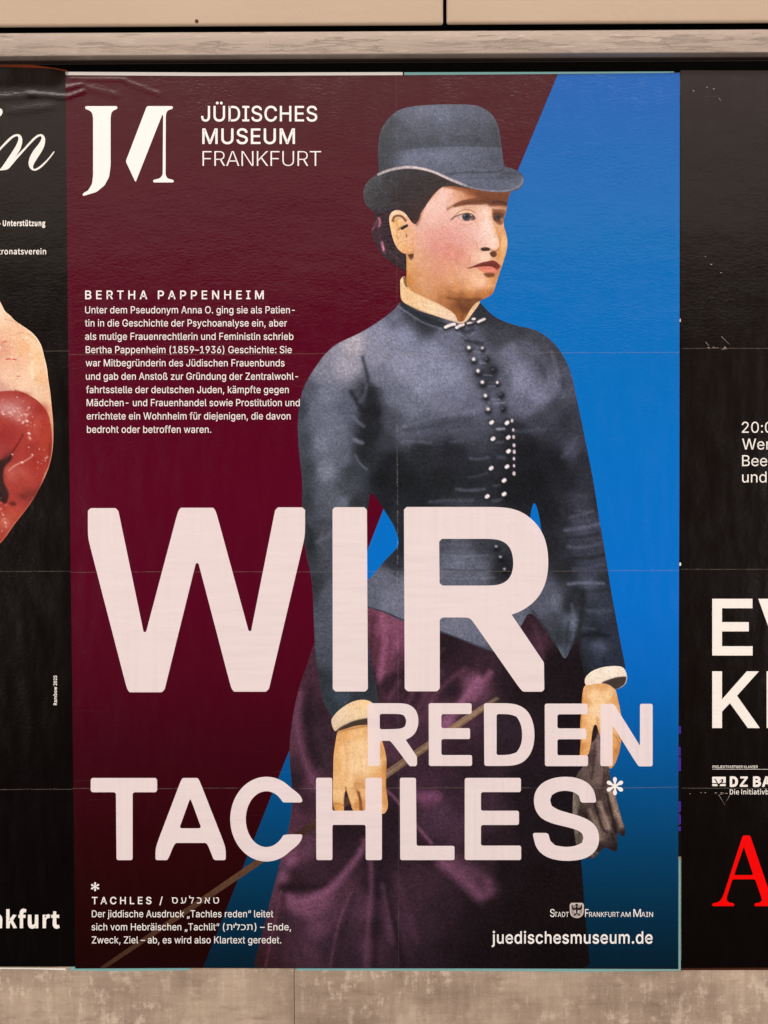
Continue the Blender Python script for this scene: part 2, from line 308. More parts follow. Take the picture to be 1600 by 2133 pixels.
 'm': (610, [[53,0,53,379,112,379,112,295,108,295,118,323,132,346,172,376,219,386,257,380,287,361,309,331,321,295,312,295,322,321,337,343,381,375,437,386,468,383,497,372,522,354,541,328,553,296,557,255,557,0,496,0,496,254,490,289,473,313,447,326,419,330,395,328,374,320,345,290,335,247,335,0,274,0,274,260,269,288,253,311,229,326,199,330,158,320,140,307,126,289,117,266,114,238,114,0]]),
 'n': (410, [[114,227,114,0,53,0,53,379,112,379,112,287,102,287,124,332,152,362,187,379,227,384,264,380,295,369,321,349,341,321,353,285,357,240,357,0,296,0,296,235,290,275,273,304,246,323,210,329,184,326,161,317,141,303,126,283,117,257]]),
 'o': (415, [[207,-8,159,-2,117,16,82,46,56,85,40,133,34,187,40,243,56,291,82,330,117,360,159,378,207,384,256,378,299,360,333,330,359,291,376,243,381,187,376,133,359,85,333,46,299,16,256,-2], [207,46,242,51,270,66,292,89,307,117,316,151,319,187,316,224,307,258,292,287,270,310,242,325,207,330,173,325,145,310,124,287,108,258,99,224,96,187,99,151,108,117,124,89,145,66,173,51]]),
 'p': (424, [[53,-143,53,379,112,379,112,319,118,319,137,346,171,373,197,381,229,384,274,378,313,361,345,332,370,293,385,245,390,189,385,133,370,84,346,45,313,16,274,-2,229,-8,198,-5,173,4,138,31,118,59,114,59,114,-143], [220,47,253,51,279,66,301,88,316,117,325,151,328,189,325,227,316,261,301,290,280,311,253,325,220,330,188,325,161,312,140,291,125,263,116,229,113,189,116,150,125,115,140,86,162,65,188,51]]),
 'r': (259, [[53,0,53,379,112,379,112,321,115,321,130,347,152,367,181,380,213,385,229,384,243,384,243,322,230,324,207,326,182,323,159,315,140,301,126,284,117,262,114,237,114,0]]),
 's': (365, [[182,-8,145,-5,112,3,84,18,62,38,45,63,36,94,94,107,105,79,124,60,150,49,181,45,217,50,244,62,262,81,268,103,265,121,254,136,237,147,212,155,149,170,104,186,72,208,53,237,47,274,51,305,65,332,87,354,115,370,149,381,187,384,223,381,254,372,279,358,299,339,324,290,268,277,258,298,243,316,219,328,187,333,156,329,131,317,114,299,109,277,112,258,124,243,172,223,229,209,275,194,306,171,325,142,331,107,326,75,312,47,290,24,260,6,223,-5]]),
 't': (227, [[204,379,204,327,6,327,6,379], [65,471,126,471,126,98,128,76,136,61,150,53,170,50,185,51,202,54,213,2,192,-3,168,-4,125,2,92,21,72,52,65,93]]),
 'u': (410, [[182,-5,146,-1,115,11,89,31,69,59,57,95,53,139,53,379,114,379,114,144,119,105,137,75,164,56,200,50,226,53,249,62,268,77,283,97,293,122,296,153,296,379,357,379,357,0,298,0,298,92,307,92,286,47,257,17,222,0]]),
 'v': (389, [[163,0,17,379,84,379,165,155,187,87,206,21,184,21,203,87,224,155,305,379,371,379,226,0]]),
 'w': (567, [[138,0,23,379,87,379,133,214,154,137,175,41,165,41,186,135,206,214,252,379,316,379,362,214,382,136,402,41,391,41,413,135,434,214,480,379,545,379,429,0,368,0,319,172,305,225,291,280,277,338,291,338,277,280,263,225,248,172,199,0]]),
 'x': (379, [[21,0,171,218,171,171,29,379,100,379,147,306,179,253,207,206,175,206,202,253,233,306,282,379,352,379,209,169,209,214,358,0,287,0,231,85,200,136,173,182,205,182,178,136,148,85,91,0]]),
 'y': (389, [[47,-139,61,-86,71,-87,104,-89,130,-74,151,-36,163,-1,17,379,84,379,165,155,187,87,206,21,184,21,202,87,224,155,305,379,371,379,204,-58,177,-107,139,-136,91,-145,65,-143]]),
 'z': (380, [[42,0,42,46,254,320,254,323,48,323,48,379,333,379,333,331,126,60,126,56,339,56,339,0]]),
 'Ü': (517, [[259,-8,203,-2,154,15,114,43,85,80,66,124,60,173,60,509,124,509,124,178,128,144,141,113,160,87,187,68,220,56,259,52,298,56,331,68,357,87,377,113,389,144,393,178,393,509,457,509,457,173,451,124,433,80,403,43,363,15,315,-2], [331,572,315,575,302,584,293,597,290,612,293,628,302,641,315,650,331,653,346,650,359,641,368,628,371,612,368,597,359,584,346,575], [187,572,172,575,158,584,149,597,146,612,149,628,158,641,172,650,187,653,203,650,216,641,224,628,227,612,224,597,216,584,203,575]]),
 'ß': (441, [[122,362,122,0,60,0,60,362,70,429,99,477,143,506,197,516,229,512,260,503,289,486,312,463,327,432,332,393,325,351,309,322,292,299,285,272,288,256,297,241,327,215,362,188,391,152,400,129,403,100,399,69,386,42,366,21,340,6,307,-4,269,-7,207,1,164,20,187,74,217,58,265,50,297,53,321,64,337,81,342,104,339,123,330,139,300,167,264,194,235,227,226,247,223,272,230,306,247,329,264,353,272,388,266,420,250,442,226,455,197,459,164,453,141,435,127,405]]),
 'ä': (389, [[160,-9,126,-5,94,5,68,22,48,45,35,73,30,108,34,138,43,161,58,179,78,193,125,211,178,220,234,227,265,235,273,243,276,255,276,257,267,297,240,322,196,331,149,322,118,301,100,274,41,291,57,322,79,346,104,364,133,375,194,384,239,379,286,360,306,343,322,320,333,290,337,251,337,0,277,0,277,52,272,52,252,25,215,1], [170,45,202,49,228,59,248,74,263,93,272,115,276,138,276,190,259,182,231,176,200,171,175,168,134,159,103,139,95,124,92,105,102,72,130,52], [261,443,246,446,233,455,224,468,221,483,224,499,233,512,246,520,261,523,277,520,290,512,299,499,301,483,299,468,290,455,277,446], [117,443,102,446,89,455,80,468,77,483,80,499,89,512,102,520,117,523,133,520,146,512,155,499,158,483,155,468,146,455,133,446]]),
 'ü': (410, [[182,-5,146,-1,115,11,89,31,69,59,57,95,53,139,53,379,114,379,114,144,119,105,137,75,164,56,200,50,226,53,249,62,268,77,283,97,293,122,296,153,296,379,357,379,357,0,298,0,298,92,307,92,286,47,257,17,222,0], [277,443,261,446,248,455,239,468,236,483,239,499,248,512,261,520,277,523,292,520,305,512,314,499,317,483,314,468,305,455,292,446], [133,443,118,446,104,455,96,468,93,483,96,499,104,512,118,520,133,523,149,520,162,512,170,499,173,483,170,468,162,455,149,446]]),
 '–': (350, [[350,244,350,188,0,188,0,244]]),
 '“': (300, [[52,318,104,509,151,509,121,318], [175,318,228,509,274,509,244,318]]),
 '„': (287, [[38,-119,68,71,138,71,85,-119], [161,-119,192,71,261,71,208,-119]]),
 ' ': (188, []),
},
'C': {
 '-': (121, [[16,86,106,86,106,110,16,110]]),
 '0': (194, [[97,-5,140,10,167,55,177,129,167,203,140,247,97,261,55,247,27,203,18,129,27,55,55,10], [97,21,72,33,55,68,48,129,55,190,72,225,97,236,123,225,140,190,146,129,140,68,123,33]]),
 '2': (194, [[15,0,177,0,177,28,106,28,64,25,117,81,152,134,165,186,155,226,129,252,90,261,47,251,14,224,33,206,57,227,86,235,112,229,128,211,133,185,120,138,82,83,15,19]]),
 '5': (194, [[92,-5,133,6,164,36,176,83,165,130,137,157,98,165,60,155,67,229,163,229,163,257,39,257,30,137,47,126,68,137,90,141,118,134,137,114,143,83,136,50,116,29,89,22,51,31,26,50,9,29,42,6]]),
 'A': (213, [[1,0,34,0,59,78,153,78,177,0,211,0,124,257,88,257], [67,104,79,144,105,230,106,230,132,144,145,104]]),
 'B': (230, [[35,0,117,0,168,8,202,33,214,75,208,105,189,126,162,137,162,138,190,159,200,194,188,230,157,250,111,257,35,257], [68,148,68,231,107,231,141,227,161,214,168,190,161,167,141,153,106,148], [68,26,68,123,112,123,151,118,174,102,182,76,174,48,150,31,112,26]]),
 'D': (241, [[35,0,101,0,166,15,206,60,220,129,206,199,166,242,99,257,35,257], [68,27,68,230,97,230,147,219,177,184,187,129,177,74,147,39,97,27]]),
 'I': (103, [[35,0,68,0,68,257,35,257]]),
 'K': (226, [[35,0,68,0,68,81,112,134,189,0,225,0,132,159,213,257,176,257,68,128,68,128,68,257,35,257]]),
 'N': (253, [[35,0,66,0,66,135,62,215,63,215,91,162,185,0,218,0,218,257,187,257,187,123,192,42,190,42,162,95,68,257,35,257]]),
 'R': (222, [[68,135,68,230,111,230,145,226,166,212,173,185,166,157,145,140,111,135], [176,0,213,0,147,112,178,126,198,150,205,185,194,227,162,250,116,257,35,257,35,0,68,0,68,109,114,109]]),
 'U': (252, [[126,-5,173,6,206,41,218,106,218,257,187,257,187,105,179,57,157,31,126,24,96,31,75,57,67,105,67,257,34,257,34,106,47,41,79,6]]),
 'Z': (211, [[18,0,195,0,195,28,57,28,193,237,193,257,30,257,30,229,153,229,18,20]]),
 'a': (197, [[76,-5,109,3,139,23,140,23,143,0,169,0,169,117,162,158,141,185,103,195,61,187,29,170,41,148,67,162,98,168,122,161,134,144,137,120,71,107,33,84,21,49,28,20,47,2], [85,21,61,28,51,51,59,73,87,89,137,99,137,46,111,28]]),
 'b': (216, [[116,-5,157,8,187,42,199,98,190,149,164,183,123,195,92,187,63,168,64,202,64,279,32,279,32,0,58,0,61,20,62,20,89,2], [111,22,89,27,64,42,64,142,90,161,115,168,144,159,160,135,165,98,158,57,139,31]]),
 'e': (194, [[109,-5,144,1,172,15,160,36,138,25,113,21,81,29,59,52,50,88,178,88,179,106,170,153,145,184,103,195,62,183,31,148,18,95,31,41,63,7], [49,110,59,142,79,163,104,169,129,163,146,143,151,110]]),
 'f': (114, [[12,164,37,164,37,0,69,0,69,164,110,164,110,190,69,190,69,220,76,248,96,258,118,252,125,277,93,283,62,276,43,254,37,221,37,190,12,188]]),
 'g': (197, [[96,-88,147,-78,181,-54,193,-22,185,4,163,19,126,23,89,23,63,29,56,44,59,57,68,67,96,60,131,68,156,91,166,126,161,149,150,166,189,166,189,190,123,190,96,195,61,187,35,163,25,127,33,97,50,76,50,75,35,60,29,39,34,20,46,8,46,6,25,-13,18,-37,28,-64,55,-82], [96,82,68,94,56,127,68,160,96,172,125,160,137,127,125,94], [101,-65,60,-56,46,-32,50,-16,65,0,90,-3,123,-3,151,-8,161,-27,145,-54]]),
 'i': (96, [[32,0,64,0,64,190,32,190], [48,229,64,235,70,251,64,266,48,271,33,266,27,251,33,235]]),
 'k': (193, [[32,0,64,0,64,50,99,92,155,0,190,0,118,113,181,190,146,190,65,90,64,90,64,279,32,279]]),
 'm': (324, [[32,0,64,0,64,138,89,160,112,167,132,162,144,145,147,116,147,0,179,0,179,138,204,160,227,167,247,162,259,145,263,116,263,0,294,0,294,120,288,161,269,186,237,195,204,185,174,159,156,185,121,195,90,186,62,162,62,162,58,190,32,190]]),
 'n': (214, [[32,0,64,0,64,138,90,160,116,167,137,162,149,145,152,116,152,0,184,0,184,120,178,161,159,186,126,195,91,186,62,162,62,162,58,190,32,190]]),
 'o': (212, [[106,-5,150,7,182,41,194,95,182,149,150,183,106,195,63,183,31,149,18,95,31,41,63,7], [106,22,77,31,58,57,51,95,58,133,77,159,106,168,135,159,154,133,161,95,154,57,135,31]]),
 'r': (136, [[32,0,64,0,64,122,87,156,112,166,131,163,137,191,116,195,86,184,62,155,62,155,58,190,32,190]]),
 's': (164, [[82,-5,120,3,143,24,151,52,142,81,120,98,93,110,65,122,52,143,61,162,88,170,111,165,131,153,146,173,120,189,87,195,52,188,29,168,22,141,30,115,51,97,77,86,107,72,120,50,111,29,83,20,53,27,27,43,11,22,43,3]]),
 't': (132, [[92,-5,127,2,121,27,99,21,76,31,70,58,70,164,121,164,121,190,70,190,70,244,43,244,40,190,9,188,9,164,38,164,38,59,43,25,60,3]]),
 'u': (213, [[88,-5,122,5,151,30,152,30,154,0,181,0,181,190,149,190,149,55,124,31,97,23,77,28,65,45,62,74,62,190,29,190,29,70,36,29,55,4]]),
 'v': (182, [[73,0,111,0,178,190,146,190,110,82,93,26,91,26,74,82,38,190,5,190]]),
 'w': (281, [[62,0,99,0,126,102,139,157,141,157,154,103,181,0,220,0,272,190,241,190,213,80,202,27,200,27,187,80,157,190,126,190,96,80,83,27,82,27,70,80,42,190,9,190]]),
 'z': (166, [[12,0,156,0,156,26,53,26,153,173,153,190,23,190,23,164,112,164,12,17]]),
 'ü': (213, [[88,-5,122,5,151,30,152,30,154,0,181,0,181,190,149,190,149,55,124,31,97,23,77,28,65,45,62,74,62,190,29,190,29,70,36,29,55,4], [68,230,82,236,88,249,82,263,68,269,55,263,49,249,55,236], [144,230,158,236,163,249,158,263,144,269,130,263,124,249,130,236]]),
 ' ': (78, []),
},
'H': {
 'א': (496, [[361,0,155,306,40,475,125,475,318,188,446,0], [45,0,45,127,49,182,61,229,80,268,105,299,138,323,176,339,197,285,173,273,153,256,137,233,126,205,117,132,117,0], [309,148,285,200,309,213,328,230,343,253,354,281,362,353,362,475,435,475,435,358,431,304,420,258,402,219,377,188,346,165]]),
 'ט': (550, [[277,-10,229,-7,187,3,150,21,119,46,94,80,75,123,64,175,60,237,60,475,132,475,132,237,136,184,148,139,168,102,196,75,232,58,278,52,324,58,361,75,389,102,409,139,420,184,424,237,423,300,415,357,406,381,393,399,374,411,348,415,302,408,256,390,256,459,297,474,356,483,401,478,435,464,460,441,478,411,496,333,500,237,494,164,473,103,440,54,396,18,341,-3]]),
 'י': (182, [[60,171,60,475,132,475,132,243,96,171]]),
 'כ': (443, [[24,0,24,67,178,67,241,78,285,114,310,169,318,237,308,311,278,364,228,397,158,408,24,408,24,475,166,475,218,470,264,457,303,437,335,409,360,375,379,335,389,290,393,240,387,176,368,118,338,69,296,32,243,8,178,0]]),
 'ל': (431, [[84,475,381,475,381,420,231,0,155,0,306,408,12,408,12,609,84,609]]),
 'ס': (556, [[285,-10,239,-7,196,5,158,25,126,52,100,87,80,130,67,181,63,240,71,329,87,408,28,408,28,475,281,475,349,467,405,445,449,409,481,361,500,302,506,234,502,180,490,131,471,89,446,54,414,26,377,6,334,-6], [281,52,318,55,349,65,374,81,395,102,411,128,423,160,431,236,426,295,411,340,387,371,355,393,315,404,269,408,160,408,146,346,138,247,146,163,171,102,198,74,235,58]]),
 'ע': (514, [[20,0,20,67,165,67,210,70,250,79,284,94,312,116,335,146,353,184,366,230,374,285,391,475,464,475,446,285,435,209,409,133,388,97,360,65,325,38,282,18,229,4,165,0], [153,54,55,475,128,475,224,54]]),
 'ת': (521, [[399,0,399,309,392,356,374,387,344,403,305,408,31,408,31,475,310,475,381,466,431,439,461,392,471,323,471,0], [28,0,28,67,65,67,84,71,98,85,106,108,109,140,109,439,181,439,181,144,174,81,153,36,116,9,61,0]]),
 ' ': (209, []),
},
}
CAP = {'S': 0.5087, 'C': 0.2567, 'H': 0.5726}
_cache = {}
def glyph(font, ch, bold):
    k = (font, ch, bold)
    if k in _cache: return _cache[k]
    adv, loops = GLYPHS[font][ch]; adv = adv / 1000
    P = [np.array(q, float).reshape(-1, 2) / 1000 for q in loops if len(q) > 4]
    if bold and P:
        Q = []
        big = max(P, key=lambda p: abs(area2(p))); sg = np.sign(area2(big))
        for p in P:
            e = np.roll(p, -1, 0) - p; e /= np.maximum(np.linalg.norm(e, axis=1), 1e-9)[:, None]
            nrm = np.stack([e[:, 1], -e[:, 0]], 1) * sg
            n2 = nrm + np.roll(nrm, 1, 0); n2 /= np.maximum(np.linalg.norm(n2, axis=1), 1e-6)[:, None]
            Q.append(p + n2 * bold)
        P = Q; adv += 2 * bold
    V, F = fill(P) if P else (np.zeros((0, 2)), [])
    _cache[k] = (V, F, adv); return _cache[k]
def line(buf, text, left, base, cap, right=None, font='S', bold=0.0, track=0.0, vert=False, fit='scale', xs=1.0):
    """one line of print: cap height, baseline and ends in photograph pixels"""
    s = cap / CAP[font]; gl = []; x = 0.0; n = len(text); hi = 0
    for ch in text:
        if ch == ' ': x += GLYPHS[font][' '][0] / 1000 + track; continue
        V, F, adv = glyph(font, ch, bold); gl.append((x, V, F)); hi = x + (V[:, 0].max() if len(V) else 0)
        x += adv + track
    lo = gl[0][0] + gl[0][1][:, 0].min(); sx = s * xs
    if right is not None:
        if fit == 'scale': sx = (right - left) / (hi - lo)
        else:
            extra = ((right - left) / s - (hi - lo)) / max(1, n - 1); g2 = []; i = 0; k = 0
            for j, ch in enumerate(text):
                if ch == ' ': continue
                g2.append((gl[k][0] + extra * j, gl[k][1], gl[k][2])); k += 1
            gl = g2
    for gx, V, F in gl:
        if not len(V): continue
        X = (V[:, 0] + gx - lo) * sx; Y = V[:, 1] * s; b = len(buf[0])
        pts = np.stack([base + 0 * X - Y, left - X], 1) if vert else np.stack([left + X, base - Y], 1)
        buf[0].extend(pts.tolist()); buf[1].extend([[b + i for i in t] for t in F])
def text_obj(name, buf, mat, parent, depth):
    V = np.array(buf[0]); return mesh_obj(name, at(V[:, 0], V[:, 1], depth), orient(V, buf[1]), mat, parent)

# ------------------------------------------------------------------ materials
class N:
    def __init__(s, name):
        s.m = bpy.data.materials.new(name); s.m.use_nodes = True; s.t = s.m.node_tree
        s.b = s.t.nodes['Principled BSDF']; s.out = s.t.nodes['Material Output']
    def n(s, typ, **kw):
        o = s.t.nodes.new(typ)
        for k, v in kw.items():
            if k.startswith('i_'): o.inputs[k[2:].replace('_', ' ')].default_value = v
            else: setattr(o, k, v)
        return o
    def l(s, a, b): s.t.links.new(a, b)
    def pos(s, scale=(1, 1, 1), rot=(0, 0, 0)):
        g = s.n('ShaderNodeNewGeometry'); mp = s.n('ShaderNodeMapping'); mp.inputs['Scale'].default_value = scale; mp.inputs['Rotation'].default_value = rot
        s.l(g.outputs['Position'], mp.inputs['Vector']); return mp.outputs[0]
    def noise(s, vec, scale, detail=3, rough=0.5):
        o = s.n('ShaderNodeTexNoise', i_Scale=scale, i_Detail=detail, i_Roughness=rough); s.l(vec, o.inputs['Vector']); return o.outputs['Fac']
    def ramp(s, fac, stops):
        r = s.n('ShaderNodeValToRGB'); e = r.color_ramp.elements
        while len(e) < len(stops): e.new(0.5)
        for el, (p, c) in zip(e, stops): el.position = p; el.color = (c, c, c, 1) if not hasattr(c, '__len__') else tuple(c) + (1,)
        s.l(fac, r.inputs[0]); return r.outputs[0]
    def math(s, op, a, b=None):
        o = s.n('ShaderNodeMath', operation=op)
        for i, v in ((0, a), (1, b)):
            if v is None: continue
            if isinstance(v, (int, float)): o.inputs[i].default_value = v
            else: s.l(v, o.inputs[i])
        return o.outputs[0]
    def mixc(s, fac, a, b, mode='MIX'):
        o = s.n('ShaderNodeMix', data_type='RGBA', blend_type=mode)
        for i, v in ((0, fac), (6, a), (7, b)):
            if isinstance(v, (int, float)): o.inputs[i].default_value = v
            elif isinstance(v, tuple): o.inputs[i].default_value = v + (1,) if len(v) == 3 else v
            else: s.l(v, o.inputs[i])
        return o.outputs[2]

def z_of(y): return float(at(800.0, float(y))[2])
def x_of(x): return float(at(float(x), 1066.0)[0])
def paper(name, color=None, attr=False, show=0.0, ripple=1.0, creases=(), streak=0.0, folds=()):
    """printed, pasted poster paper: ink colour, fold lines worn pale, paste ripples under a satin varnish"""
    k = N(name); b = k.b
    if attr:
        a = k.n('ShaderNodeAttribute', attribute_name='Col'); c = a.outputs['Color']
    else:
        a = k.n('ShaderNodeRGB'); a.outputs[0].default_value = tuple(color) + (1,); c = a.outputs[0]
    if streak:                                     # thin ink over pasted, brushed paper
        v = k.noise(k.pos((130, 1, 2.2)), 1.0, 5, .65); v2 = k.noise(k.pos((9, 1, 110), (0, .62, 0)), 1.0, 4, .65); v3 = k.noise(k.pos((4, 1, 4)), 1.0, 3)
        w = k.mixc(k.ramp(v3, [(.42, 0), (.58, 1)]), v, v2)
        c = k.mixc(1.0, c, k.ramp(w, [(0.32, 1 - streak), (0.60, 1.0)]), 'MULTIPLY')
    geo = k.n('ShaderNodeNewGeometry'); sep = k.n('ShaderNodeSeparateXYZ'); k.l(geo.outputs['Position'], sep.inputs[0])
    X, Zc = sep.outputs['X'], sep.outputs['Z']
    wob = k.math('MULTIPLY', k.math('SUBTRACT', k.noise(k.pos((6, 6, 6)), 1.0, 2), 0.5), 0.003)
    brk = k.noise(k.pos((70, 70, 70)), 1.0, 3, .7)
    mask = None
    for (ax, v, wdt, op) in [('z', z_of(y), .0005, .24) for y in creases] + [('x', x_of(x), .0005, .11) for x in folds]:
        d = k.math('ABSOLUTE', k.math('SUBTRACT', k.math('ADD', Zc if ax == 'z' else X, wob), v))
        f = k.math('MULTIPLY', k.math('LESS_THAN', d, wdt), op)
        f = k.math('MULTIPLY', f, k.ramp(brk, [(0.35, .15), (0.6, 1.0)]))
        mask = f if mask is None else k.math('MAXIMUM', mask, f)
    if mask is not None: c = k.mixc(mask, c, (.30, .25, .22))
    # small scuffs in the varnish
    sc = k.noise(k.pos((9, 9, 260), (0, .9, 0)), 1.0, 3, .6); pt = k.noise(k.pos((5, 5, 5)), 1.0, 2)
    sf = k.math('MULTIPLY', k.ramp(sc, [(0.66, 0), (0.74, 1)]), k.ramp(pt, [(0.56, 0), (0.66, .05)]))
    c = k.mixc(sf, c, (.45, .40, .36))
    k.l(c, b.inputs['Base Color'])
    r = k.noise(k.pos((60, 1, 14), (0, .35, 0)), 1.0, 4, .6)
    k.l(k.ramp(r, [(0.3, .15), (0.7, .25)]), b.inputs['Roughness'])
    b.inputs['IOR'].default_value = 1.45
    b.inputs['Specular IOR Level'].default_value = 0.5
    n1 = k.noise(k.pos((150, 1, 330)), 1.0, 3, .55); n2 = k.noise(k.pos((26, 1, 40)), 1.0, 3, .6); n3 = k.noise(k.pos((7, 1, 7)), 1.0, 2)
    h = k.math('ADD', k.math('ADD', k.math('MULTIPLY', k.math('MULTIPLY', n1, .00042 * ripple), k.ramp(k.noise(k.pos((8, 1, 11)), 1.0, 3), [(.36, .30), (.62, 1.0)])), k.math('MULTIPLY', n2, .0007 * ripple)), k.math('MULTIPLY', n3, .0024))
    if mask is not None: h = k.math('ADD', h, k.math('MULTIPLY', mask, .0006))
    bp = k.n('ShaderNodeBump'); bp.inputs['Strength'].default_value = 1.0; bp.inputs['Distance'].default_value = 1.0
    k.l(h, bp.inputs['Height']); k.l(bp.outputs[0], b.inputs['Normal'])
    if show:                                       # white ink that lets some of the picture below through
        tr = k.n('ShaderNodeBsdfTransparent'); mx = k.n('ShaderNodeMixShader'); mx.inputs[0].default_value = show
        k.l(b.outputs[0], mx.inputs[1]); k.l(tr.outputs[0], mx.inputs[2]); k.l(mx.outputs[0], k.out.inputs[0])
    return k.m
MAIN_C, MAIN_F = (737, 1190, 1641), (828,)
M_print = paper('printed_paper', attr=True, creases=MAIN_C, folds=MAIN_F)
M_headline = paper('headline_ink', (.94, .835, .87), show=0.18, streak=.07, creases=(), folds=())
M_white = paper('white_ink', ink((250, 238, 228)))
M_side = paper('black_poster_paper', attr=True, ripple=.75, creases=(729, 1188, 1643))
M_cream = paper('cream_ink', ink((250, 236, 222)), streak=.05)
M_red = paper('red_ink', ink((246, 6, 6)))
M_teal = paper('turquoise_paper', ink((128, 172, 166)))
M_palepaper = paper('old_white_paper', ink((235, 222, 208)))
M_orange = paper('orange_paper', ink((120, 48, 22)))
M_brownrim = paper('brown_paper', ink((70, 34, 22)))
M_purple = paper('purple_ink', ink((66, 46, 140)))
M_blackpaper = paper('black_paper', ink((16, 13, 13)))
M_crest = paper('crest_ink', ink((205, 185, 175)))
M_crestdark = paper('crest_dark_ink', ink((40, 28, 26)))

def metal_mat():
    k = N('scuffed_aluminium'); b = k.b
    big = k.noise(k.pos((5, 5, 60)), 1.0, 5, .65); fine = k.noise(k.pos((40, 40, 320)), 1.0, 4, .6); grain = k.noise(k.pos((900, 900, 900)), 1.0, 2)
    # scraped paint residue: ragged patches lying along the rail, more of them on its lower half
    p = k.noise(k.pos((9, 9, 120)), 1.0, 9, .74)
    geo = k.n('ShaderNodeNewGeometry'); sep = k.n('ShaderNodeSeparateXYZ'); k.l(geo.outputs['Position'], sep.inputs[0])
    low = k.n('ShaderNodeMapRange'); low.inputs['From Min'].default_value = RAIL_Z0; low.inputs['From Max'].default_value = RAIL_Z1; low.inputs['To Min'].default_value = .10; low.inputs['To Max'].default_value = -.10
    k.l(sep.outputs['Z'], low.inputs['Value'])
    edge = k.ramp(k.math('ADD', p, low.outputs[0]), [(0.53, 0), (0.548, 1), (0.56, .8), (0.60, .25)])
    c = k.mixc(k.ramp(big, [(0.3, 0), (0.7, 1)]), (.36, .295, .25), (.455, .375, .325))
    c = k.mixc(k.math('MULTIPLY', edge, .34), c, (.22, .16, .12))
    c = k.mixc(k.math('MULTIPLY', k.ramp(fine, [(0.58, 0), (0.75, 1)]), .35), c, (.72, .66, .60))
    dots = k.noise(k.pos((60, 60, 60)), 1.0, 2); c = k.mixc(k.ramp(dots, [(0.76, 0), (0.79, .9)]), c, (.05, .035, .03))
    k.l(c, b.inputs['Base Color']); b.inputs['Metallic'].default_value = .35
    k.l(k.ramp(grain, [(0.3, .38), (0.7, .6)]), b.inputs['Roughness'])
    bp = k.n('ShaderNodeBump'); bp.inputs['Strength'].default_value = .6; bp.inputs['Distance'].default_value = .0006
    k.l(k.math('ADD', edge, fine), bp.inputs['Height']); k.l(bp.outputs[0], b.inputs['Normal'])
    return k.m
def enamel_mat():
    k = N('cream_enamel'); b = k.b
    a = k.noise(k.pos((3, 3, 3)), 1.0, 3); s = k.noise(k.pos((45, 45, 45)), 1.0, 3, .7)
    c = k.mixc(k.ramp(a, [(0.3, 0), (0.7, 1)]), (.47, .36, .265), (.515, .40, .30))
    c = k.mixc(k.ramp(s, [(0.74, 0), (0.80, .5)]), c, (.32, .22, .14))
    v = k.noise(k.pos((26, 26, 7)), 1.0, 4, .6); c = k.mixc(k.ramp(v, [(0.6, 0), (0.8, .25)]), c, (.45, .36, .27))
    k.l(c, b.inputs['Base Color']); b.inputs['Roughness'].default_value = .22; b.inputs['Specular IOR Level'].default_value = .5
    n1 = k.noise(k.pos((55, 55, 85)), 1.0, 2, .5)
    bp = k.n('ShaderNodeBump'); bp.inputs['Strength'].default_value = .55; bp.inputs['Distance'].default_value = .0012
    k.l(n1, bp.inputs['Height']); k.l(bp.outputs[0], b.inputs['Normal'])
    return k.m
def sheet_mat():
    k = N('paste_stained_sheet_metal'); b = k.b
    cloud = k.noise(k.pos((7, 7, 10)), 1.0, 6, .62)
    vs = k.noise(k.pos((120, 1, 9)), 1.0, 5, .68); hs = k.noise(k.pos((10, 1, 150)), 1.0, 5, .68)
    pat = k.noise(k.pos((22, 1, 26)), 1.0, 8, .72)
    drip = k.math('ADD', k.math('MULTIPLY', k.noise(k.pos((70, 1, 20)), 1.0, 8, .76), .5), k.math('MULTIPLY', k.noise(k.pos((26, 1, 46)), 1.0, 9, .78), .5)); grit = k.noise(k.pos((420, 1, 420)), 1.0, 3, .7)
    f = k.math('ADD', k.math('MULTIPLY', cloud, .56), k.math('ADD', k.math('MULTIPLY', vs, .18), k.math('ADD', k.math('MULTIPLY', hs, .12), k.math('MULTIPLY', grit, .16))))
    c = k.mixc(k.ramp(f, [(0.40, 0), (0.62, 1)]), (.235, .175, .133), (.49, .385, .30))
    big = k.noise(k.pos((4, 1, 9)), 1.0, 3)
    pale = k.math('MULTIPLY', k.ramp(drip, [(0.515, 0), (0.545, .5), (0.62, 1)]), k.ramp(big, [(.40, .1), (.60, 1)]))
    c = k.mixc(k.math('MULTIPLY', pale, .8), c, (.66, .55, .45))
    sm = k.noise(k.pos((14, 1, 60)), 1.0, 6, .7); c = k.mixc(k.math('MULTIPLY', k.ramp(sm, [(0.55, 0), (0.68, 1)]), .45), c, (.17, .115, .08))
    dk = k.noise(k.pos((34, 1, 34)), 1.0, 2); c = k.mixc(k.ramp(dk, [(0.74, 0), (0.78, .7)]), c, (.06, .03, .02))
    k.l(c, b.inputs['Base Color']); b.inputs['Roughness'].default_value = .55; b.inputs['Specular IOR Level'].default_value = .3
    bp = k.n('ShaderNodeBump'); bp.inputs['Strength'].default_value = .5; bp.inputs['Distance'].default_value = .0008
    k.l(k.math('ADD', pat, vs), bp.inputs['Height']); k.l(bp.outputs[0], b.inputs['Normal'])
    return k.m
def plain(name, c, rough=.6, spec=.3):
    k = N(name); n = k.noise(k.pos((30, 30, 30)), 1.0, 4)
    k.l(k.mixc(n, tuple(x * .6 for x in c), tuple(x * 1.3 for x in c)), k.b.inputs['Base Color']); k.b.inputs['Roughness'].default_value = rough; k.b.inputs['Specular IOR Level'].default_value = spec; return k.m

